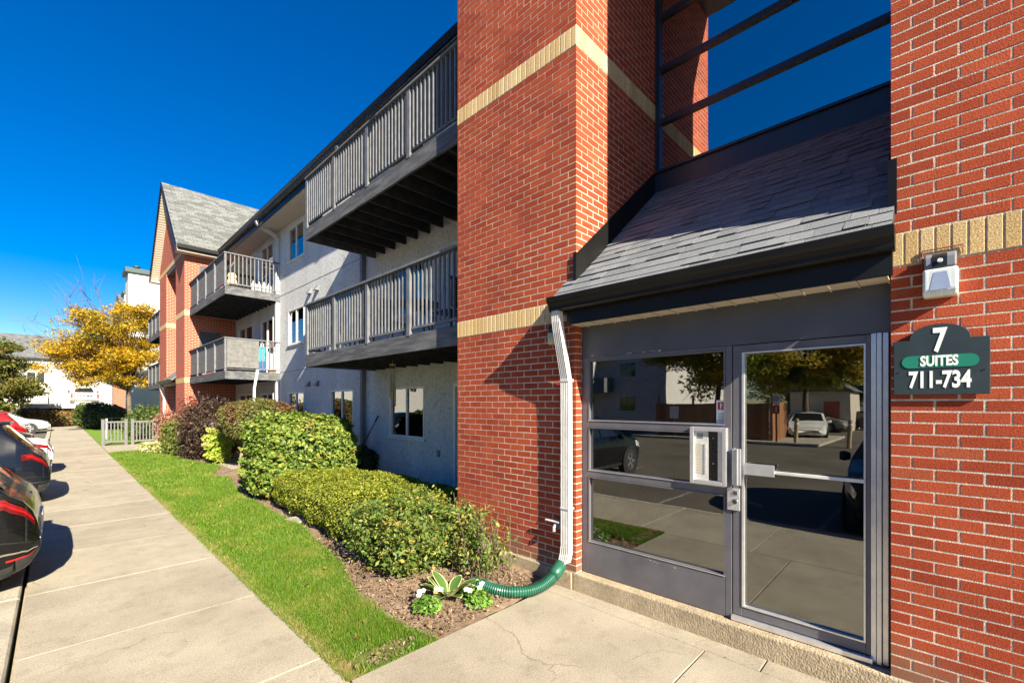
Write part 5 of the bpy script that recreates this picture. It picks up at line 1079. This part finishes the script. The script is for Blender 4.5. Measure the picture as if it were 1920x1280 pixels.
def make_car(label, spec, paint, loc, rz, light='wrap', group='cars in the parking lot', name='parked_car', strip=False):
    c = thing(name, label, 'car', loc, rz, group); L, W = spec['L'], spec['W']
    hwp = [(0, .78), (.05, .86), (.15, .93), (.4, .985), (1, 1), (L - 1.2, 1), (L - .5, .965), (L - .2, .89), (L - .06, .78), (L, .68)]
    def ctrl(x):
        zt, zb, w = interp(x, spec['top']), interp(x, spec['bot']), W / 2 * interp(x, hwp)
        be = min(spec['belt'] + .05 * (1 - x / L), zt - .07); f = min(max((zt - be - .07) / .5, 0), 1); wr = w * (.93 - .20 * f)
        return [(0, zb), (.84 * w, zb), (.955 * w, zb + .07), (.985 * w, zb + .3 * (be - zb)), (w, zb + .66 * (be - zb)), (.955 * w, be), (wr + .02 * w * (1 - f) + (.955 * w - wr) * .13, be + (zt - be) * .86 - .01), (wr * .90, zt - .02), (wr * .5, zt + .008), (0, zt + .016)]
    def S(x, t):
        C = ctrl(min(max(x, 0), L)); i = min(int(t), 8); f = t - i; a, b, cc, d = C[max(i - 1, 0)], C[i], C[i + 1], C[min(i + 2, 9)]; o = []
        for q in (0, 1):
            m0, m1 = .5 * (cc[q] - a[q]) * .6, .5 * (d[q] - b[q]) * .6; f2, f3 = f * f, f * f * f
            o.append((2 * f3 - 3 * f2 + 1) * b[q] + (f3 - 2 * f2 + f) * m0 + (-2 * f3 + 3 * f2) * cc[q] + (f3 - f2) * m1)
        return Vector((x, max(o[0], 0), o[1]))
    xs = sorted({*[p[0] for p in spec['top']], *np.linspace(0, L, 44).tolist(), .03, .07}); ts = np.linspace(0, 9, 46)
    ring = []; mb = MB(); n = 2 * len(ts) - 2
    for x in xs:
        half = [S(x, t) for t in ts]; r_ = [(p.x, p.y, p.z) for p in half] + [(p.x, -p.y, p.z) for p in half[-2:0:-1]]; mb.v += r_
    for i in range(len(xs) - 1):
        for j in range(n): mb.f.append((i * n + j, i * n + (j + 1) % n, (i + 1) * n + (j + 1) % n, (i + 1) * n + j)); mb.m.append(0)
    mb.f.append(tuple(range(n))); mb.f.append(tuple((len(xs) - 1) * n + j for j in range(n))[::-1]); mb.m += [0, 0]
    mb.build('body', paint, c, smooth=True, local=True)
    def patch(name, mat, x0, x1, t0, t1, side, off=.006, parent=None, nx_=10, nt_=6, taper=None, smooth=True):
        m_ = MB(); g = []
        for i in range(nx_ + 1):
            for j in range(nt_ + 1):
                u, v_ = i / nx_, j / nt_; x = x0 + (x1 - x0) * u; t = t0 + (t1 - t0) * v_
                if taper: x += taper(u, v_)
                p = S(x, t); e = .012; dx = S(x + e, t) - S(max(x - e, 0), t); dt = S(x, min(t + .02, 8.999)) - S(x, max(t - .02, 0)); nn = dx.cross(dt)
                nn = nn.normalized() if nn.length > 1e-9 else Vector((0, 0, 1))
                if nn.dot(p - Vector((L / 2, 0, .7))) < 0: nn = -nn
                p = p + nn * off; m_.v.append((p.x, p.y * side, p.z))
        for i in range(nx_):
            for j in range(nt_): a = i * (nt_ + 1) + j; m_.f.append((a, a + 1, a + nt_ + 2, a + nt_ + 1)); m_.m.append(0)
        return m_.build(name, mat, parent or c, smooth=smooth, local=True)
    for s in (-1, 1):
        a, b = spec['sw']; mids = (a + .0, a + (b - a) * .30, a + (b - a) * .62, b)
        for k in range(3):
            patch('side_window', 'car_glass', mids[k] + .03, mids[k + 1] - .03, 5.12, 5.88, s, taper=lambda u, v_, k=k: (.34 * v_ * (1 - u) if k == 0 else 0) - (.42 * v_ * u if k == 2 else 0))
        patch('lower_trim', 'car_trim', .05, L - .05, .6, 2.35, s, .004, nx_=30)
    for s in (-1, 1):
        patch('rear_window', 'car_glass', spec['rg'][0] + .02, spec['rg'][1], 7.15, 9, s, .008); patch('windscreen', 'car_glass', spec['ws'][0] + .06, spec['ws'][1], 7.1, 9, s, .008)
        lt = patch('tail_light', 'tail_dark', .04, .36, 4.55, 4.93, s, .008)
        patch('light_bar', 'tail_red', .05, .30, 4.68, 4.78, s, .011, parent=lt)
        patch('head_light', 'tail_clear', L - .55, L - .06, 4.3, 4.95, s, .008)
        patch('lamp_strip', 'tail_red', .06, .33, 4.84, 4.88, s, .011, parent=lt)
        patch('bumper_seam', 'black_panel', .012, .62, 3.46, 3.50, s, .004, nx_=16); patch('tailgate_seam', 'black_panel', .085, .10, 3.5, 5.6, s, .004, nx_=2, nt_=16); patch('panel_seam', 'black_panel', 1.18, 1.19, 2.5, 5.05, s, .003, nx_=2, nt_=12); patch('panel_seam', 'black_panel', 2.12, 2.13, 2.4, 5.05, s, .003, nx_=2, nt_=12)
        patch('door_handle', 'chrome' if strip else paint, 1.32, 1.52, 4.50, 4.62, s, .022, nx_=4, nt_=2); patch('diffuser', 'car_trim', .012, .16, 1.6, 2.75, s, .008)
        if strip: patch('reflector_strip', 'tail_red', .014, .22, 2.62, 2.74, s, .010)
        patch('bumper_crease', 'chrome' if strip else 'car_trim', .02, .34, 3.05, 3.14, s, .007)
        mr = MB(); mr.lathe([(0, -.09), (.06, -.08), (.085, 0), (.07, .07), (0, .08)], (3.02, s * (W / 2 + .10), 1.08 if spec is SUV else .98), 10, 'y'); mr.build('mirror', paint, c, smooth=True, local=True)
        for wx in spec['wheels']:
            wr = spec['wr']; yy = s * (W / 2 - .10)
            wh = MB().lathe([(wr * .62, -.105), (wr * .92, -.11), (wr, -.07), (wr, .07), (wr * .92, .11), (wr * .62, .105)], (wx, yy, wr), 28, 'y').build('wheel', 'tyre', c, smooth=True, local=True)
            rm = MB().lathe([(wr * .64, s * .07), (wr * .64, s * .095), (wr * .58, s * .10), (wr * .55, s * .05), (0, s * .055)], (wx, yy, wr), 28, 'y')
            for k in range(5):
                a = k * 2 * math.pi / 5; d = Vector((math.cos(a), 0, math.sin(a))); e = Vector((-d.z, 0, d.x)); o = Vector((wx, yy + s * .10, wr)); p0, p1 = o + d * .04, o + d * wr * .6
                rm.add([p0 - e * .04, p0 + e * .04, p1 + e * .025, p1 - e * .025], [(0, 1, 2, 3)])
            rm.build('rim', 'rim', wh, local=True)
            MB().lathe([(0, s * .085), (wr * 1.14, s * .085), (wr * 1.14, s * .108), (wr * 1.02, s * .108)], (wx, yy, wr + .02), 24, 'y').build('wheel_arch', 'car_trim', c, local=True)
    py = .64; MB().lathe([(0, -.004), (.045, -.004), (.05, .01)], (.075, 0, .96), 16, 'x').build('badge', 'chrome', c, local=True)
    MB().box(-.012, .03, -.26, .26, py, py + .15).build('number_plate', 'white_vinyl', c, local=True, bevel=.004)
    if spec is SUV: MB().box(.50, .66, -.52, .52, 1.575, 1.615).build('spoiler', paint, c, local=True, bevel=.012); MB().tube([(.22, 0, 1.13), (.27, .15, 1.19), (.36, .42, 1.28)], .008, 5).build('rear_wiper', 'car_trim', c, local=True)
    return c
# local +x = front; rz = pi puts the tail towards the pavement
zl = -.125
make_car('glossy black SUV with slim red lights backed up to the kerb by the low hedge', SUV, 'paint_black', (-.11, 7.15, zl), math.pi, strip=True)
make_car('dark navy SUV with angular red lights overhanging the kerb beyond the black one', SUV, 'paint_navy', (-.07, 12.5, zl), math.pi)
make_car('white car showing only its rear bumper past the navy SUV', SEDAN, 'paint_white', (-.06, 17.3, zl), math.pi)
make_car('black saloon with red tail lights beside the white car', SEDAN, 'paint_black', (-.45, 21.2, zl), math.pi)
make_car('bright red SUV parked beyond the black saloon', SUV, 'paint_red', (-.75, 26.4, zl), math.pi)
make_car('silver hatchback parked nose to the kerb at the far end of the row', SEDAN, 'paint_silver', (-4.95, 43.0, zl), 0)
make_car('black SUV parked nose to the kerb opposite the glass door', SUV, 'paint_navy', (-4.95, .15, zl), 0)
make_car('white coupe parked behind the cedar bin enclosure across the lot', SEDAN, 'paint_white', (-25.2, 5.9, zl), R(-8))
make_car('champagne saloon parked across the lot behind the wooden bollards', SEDAN, 'paint_gold', (-31, 9.2, zl), R(-82))
make_car('black saloon parked across the lot under the dark tree', SEDAN, 'paint_black', (-35, 6.8, zl), R(-80))
make_car('silver SUV at the far side of the lot seen past the dark tree', SUV, 'paint_silver', (-38, 3.0, zl), R(-85))
make_car('white SUV at the far side of the lot beside the silver one', SUV, 'paint_white', (-42, 9.0, zl), R(-80))
# ---- raised parking deck, pickup
dk = thing('parking_deck', 'raised white concrete parking deck with grey railing at the end of the pavement', 'deck', (.8, 52, 0))
bx('slab', 'far_stucco', dk, -2.0, 4.2, 52, 66, 1.44, 1.82); bx('brick_column', 'brick_x', dk, -1.95, -1.45, 52.1, 52.6, -.13, 1.438); bx('brick_column', 'brick_x', dk, 3.5, 4.0, 52.1, 52.6, -.13, 1.438); bx('back_wall', 'interior_dark', dk, -2, 4.2, 56, 56.2, -.13, 1.439)
for z in (1.90, 2.62): bx('rail', 'gray_rail', dk, -1.95, 3.9, 52.05, 52.09, z, z + .05)
x = -1.92
k = 0
while x < 3.9:
    if k % 12 == 0: bx('post', 'gray_rail', dk, x - .04, x + .04, 52.03, 52.11, 1.821, 2.70)
    else: bx('picket', 'gray_rail', dk, x - .015, x + .015, 52.06, 52.085, 1.951, 2.619)
    x += .125; k += 1
pk = thing('pickup_truck', 'white pickup truck with RAM on its tailgate parked on the raised deck', 'pickup', (1.9, 61, 1.822))
X0, X1, YB, zz = .98, 2.90, 59.0, 1.70
MB().prism([(X0, zz + .45), (X1, zz + .45), (X1, zz + 1.12), (X1 - .03, zz + 1.16), (X0 + .03, zz + 1.16), (X0, zz + 1.12)], 'y', YB, YB + 5.4).build('bed', 'paint_white', pk, bevel=.04)
MB().prism([(X0 + .05, zz + 1.16), (X1 - .05, zz + 1.16), (X1 - .28, zz + 1.72), (X1 - .40, zz + 1.78), (X0 + .40, zz + 1.78), (X0 + .28, zz + 1.72)], 'y', YB + 1.9, YB + 4.0).build('cab', 'paint_white', pk, bevel=.03)
MB().prism([(X0 + .24, zz + 1.22), (X1 - .24, zz + 1.22), (X1 - .38, zz + 1.66), (X0 + .38, zz + 1.66)], 'y', YB + 1.88, YB + 1.90).build('rear_window', 'car_glass', pk)
bx('tailgate', 'paint_white', pk, X0 + .16, X1 - .16, YB - .03, YB - .002, zz + .55, zz + 1.12, bevel=.01); bx('bumper', 'chrome', pk, X0 + .02, X1 - .02, YB - .16, YB - .02, zz + .32, zz + .50, bevel=.02)
for xx in (X0 + .005, X1 - .135): bx('tail_light', 'tail_red', pk, xx, xx + .13, YB - .02, YB + .01, zz + .62, zz + 1.05)
for xx in (X0 - .16, X1 + .02): bx('mirror', 'black_panel', pk, xx, xx + .14, YB + 3.3, YB + 3.45, zz + 1.20, zz + 1.42)
text_obj('lettering', 'RAM', 'car_trim', pk, (1.94, YB - .035, zz + .84), .34, (R(90), 0, 0), 1.5, .008)
for xx in (X0 + .12, X1 - .12):
    for yy in (YB + 1.0, YB + 4.4): MB().lathe([(0, -.12), (.36, -.12), (.38, -.06), (.38, .06), (.36, .12), (0, .12)], (xx, yy, 1.822 + .38), 20, 'x').build('wheel', 'tyre', pk)

# ================================================================== FAR BUILDINGS
fb = thing('stucco_building', 'white stucco building with tall chimney stacks beyond the yellow tree', 'building', (8, 50, 0))
bx('wall', 'far_stucco', fb, 4.3, 16, 46, 66, 0, 8.2)
MB().prism([(45.6, 8.2), (66.4, 8.2), (56, 12.2)], 'x', 4.0, 16).build('roof', 'far_shingle_y', fb)
bx('chimney', 'far_stucco', fb, 3.9, 6.4, 45.2, 47.2, 0, 12.0); bx('chimney_cap', 'teal_metal', fb, 3.7, 6.6, 45.0, 47.4, 12.0, 12.35); bx('chimney', 'far_stucco', fb, 3.95, 4.6, 48.5, 50.2, 8, 10.9); bx('chimney_cap', 'teal_metal', fb, 3.85, 4.7, 48.4, 50.3, 10.9, 11.15)
for xx in (4.5, 5.5): MB().lathe([(.10, 0), (.10, .3), (.24, .32), (.24, .42), (0, .5)], (xx, 46.2, 12.35), 12).build('chimney_pot', 'teal_metal', fb)
bx('brick_pier', 'brick_x', fb, 3.4, 4.4, 50.5, 51.6, 0, 7.6)
MB().box(2.4, 4.35, 51.7, 53, 5.1, 5.4).box(2.4, 2.45, 51.7, 53, 5.4, 6.4).build('balcony', 'gray_rail', fb)
for k in range(3):
    for z in (1.2, 3.9, 6.5): w = bx('window', 'white_vinyl', fb, 4.27, 4.33, 55 + k * 3.2, 56.3 + k * 3.2, z, z + 1.1); bx('pane', 'car_glass', w, 4.255, 4.268, 55.06 + k * 3.2, 56.24 + k * 3.2, z + .06, z + 1.04)
fc = thing('long_building', 'long white building with a grey shingled roof closing the far end of the lot', 'building', (-20, 78, 0))
bx('wall', 'far_stucco', fc, -48, 9, 76, 88, -.13, 7.2); MB().prism([(75.4, 7.1), (88.6, 7.1), (82, 10.4)], 'x', -48.5, 9.5).build('roof', 'far_shingle_x', fc)
for k in range(5):
    for z in (4.2,):
        xx = -40 + k * 9.4; w = bx('window', 'white_vinyl', fc, xx, xx + 1.5, 75.96, 76.02, z, z + 1.3); bx('pane', 'car_glass', w, xx + .06, xx + .72, 75.945, 75.958, z + .06, z + 1.24); bx('pane', 'car_glass', w, xx + .78, xx + 1.44, 75.945, 75.958, z + .06, z + 1.24)
# ================================================================== ACROSS THE LOT (seen in the door glass)
be = thing('bin_enclosure', 'cedar plank bin enclosure across the parking lot', 'enclosure', (-17.5, 9, -.12))
y = 6.2
while y < 12: inst(piece_mesh('plank', (.02, .138, 1.95), .003, 'plank_wood'), 'plank', be, (-17.5, y + .07, .86)); y += .145
x = -17.55
while x > -20.5: inst(piece_mesh('plank', (.138, .02, 1.95), .003, 'plank_wood'), 'plank', be, (x - .07, 6.15, .86)); x -= .145
for yy in (6.1, 8, 10, 12): bx('post', 'cedar', be, -17.65, -17.53, yy - .05, yy + .05, -.12, 2.3)
bx('notice_board', 'paper', be, -17.485, -17.47, 10.8, 11.3, 1.0, 1.7); bx('notice_board', 'paper', be, -17.485, -17.47, 7.6, 8.1, 1.0, 1.7)
isl = structure('kerb_island', MB().box(-24, -16.3, 4.0, 13.2, -.12, 0.0), 'kerb_concrete')
ps = thing('parking_sign', 'no-parking sign on a post beside the bin enclosure', 'sign', (-16.9, 5.75, 0)); bx('post', 'cedar', ps, -16.95, -16.87, 5.71, 5.79, 0, 2.2); bx('plate', 'paper', ps, -16.865, -16.85, 5.6, 5.9, 1.75, 2.25); bx('red_plate', 'red_print', ps, -16.865, -16.85, 5.62, 5.88, 1.35, 1.72); MB().lathe([(.07, .002), (.11, .002), (.11, 0)], (-16.85, 5.75, 2.05), 20, 'x').build('ring', 'red_print', ps); bx('arrow', 'paper', ps, -16.849, -16.845, 5.72, 5.78, 1.42, 1.66)
for yy, lb in ((4.9, 'wooden bollard beside the parking sign across the lot'), (2.9, 'wooden bollard standing apart from the parking sign across the lot')):
    bo_ = thing('bollard', lb, 'bollard', (-16.7, yy, -.12), 0, 'bollards across the lot'); MB().lathe([(.09, -.12), (.09, 1.12), (.07, 1.16), (0, 1.17)], (-16.7, yy, 0), 12).build('post', 'post_wood', bo_); MB().lathe([(.093, .9), (.093, .98)], (-16.7, yy, 0), 12).build('band', 'sign_white', bo_)
tree('lot_tree', 'golden green tree behind the bin enclosure across the lot', (-19.2, 9.3, 0), (-19.2, 9.2, 3.0), cloud((-19.5, 9.6, 4.9), (3.0, 3.4, 2.1), 40, (.9, 1.4), 21), 560, .22, 'leaf_lot', 'bark_dark', .2, 4)
tree('lot_tree', 'second golden green tree standing over the white coupe across the lot', (-24.5, 6.0, 0), (-24.5, 6.0, 3.0), cloud((-23.0, 5.9, 5.0), (3.2, 3.4, 2.3), 46, (.9, 1.4), 22), 560, .22, 'leaf_lot', 'bark_dark', .2, 4)
tree('lot_tree', 'dark green tree at the far side of the lot', (-44, 4.5, -.1), (-44, 4.5, 2), cloud((-44, 4.0, 4.4), (3.2, 4.6, 2.8), 26, (1.1, 1.7), 23), 200, .3, 'leaf_dark', 'bark_dark', .2, 3)
tree('lot_tree', 'dark tree beside the shed at the far side of the lot', (-48, 12, -.1), (-48, 12, 2), cloud((-48, 12.0, 4.8), (3.2, 4.6, 3.2), 26, (1.1, 1.7), 24), 200, .3, 'leaf_dark', 'bark_dark', .2, 3)
ob = thing('opposite_building', 'pale stucco apartment block across the parking lot', 'building', (-30, 26, 0))
bx('wall', 'far_stucco', ob, -40, -24, 14.5, 48, -.13, 8.2); MB().prism([(-24 + .5, 8.2), (-40.5, 8.2), (-32, 12)], 'y', 14, 48.5).build('roof', 'far_shingle_y', ob)
for k in range(8):
    for z in (1.2, 3.9, 6.5): w = bx('window', 'white_vinyl', ob, -24.02, -23.96, 17 + k * 3.8, 18.5 + k * 3.8, z, z + 1.2); bx('pane', 'car_glass', w, -23.958, -23.945, 17.06 + k * 3.8, 18.44 + k * 3.8, z + .06, z + 1.14)
for k in range(2):
    for z in (2.7, 5.4): bx('balcony', 'gray_rail', ob, -23.95, -22.5, 19 + k * 12, 24 + k * 12, z, z + 1.2)
sd = thing('shed', 'beige service shed across the lot behind the white coupe', 'shed', (-32, 7, 0))
bx('wall', 'beige_vinyl', sd, -36, -31, 4.6, 8.2, -.13, 2.7); MB().prism([(4.3, 2.7), (8.5, 2.7), (6.4, 4.0)], 'x', -36.3, -30.7).build('roof', 'far_shingle_x', sd); bx('door', 'brick_x', sd, -31.0, -30.96, 5.2, 6.1, -.12, 2.0)
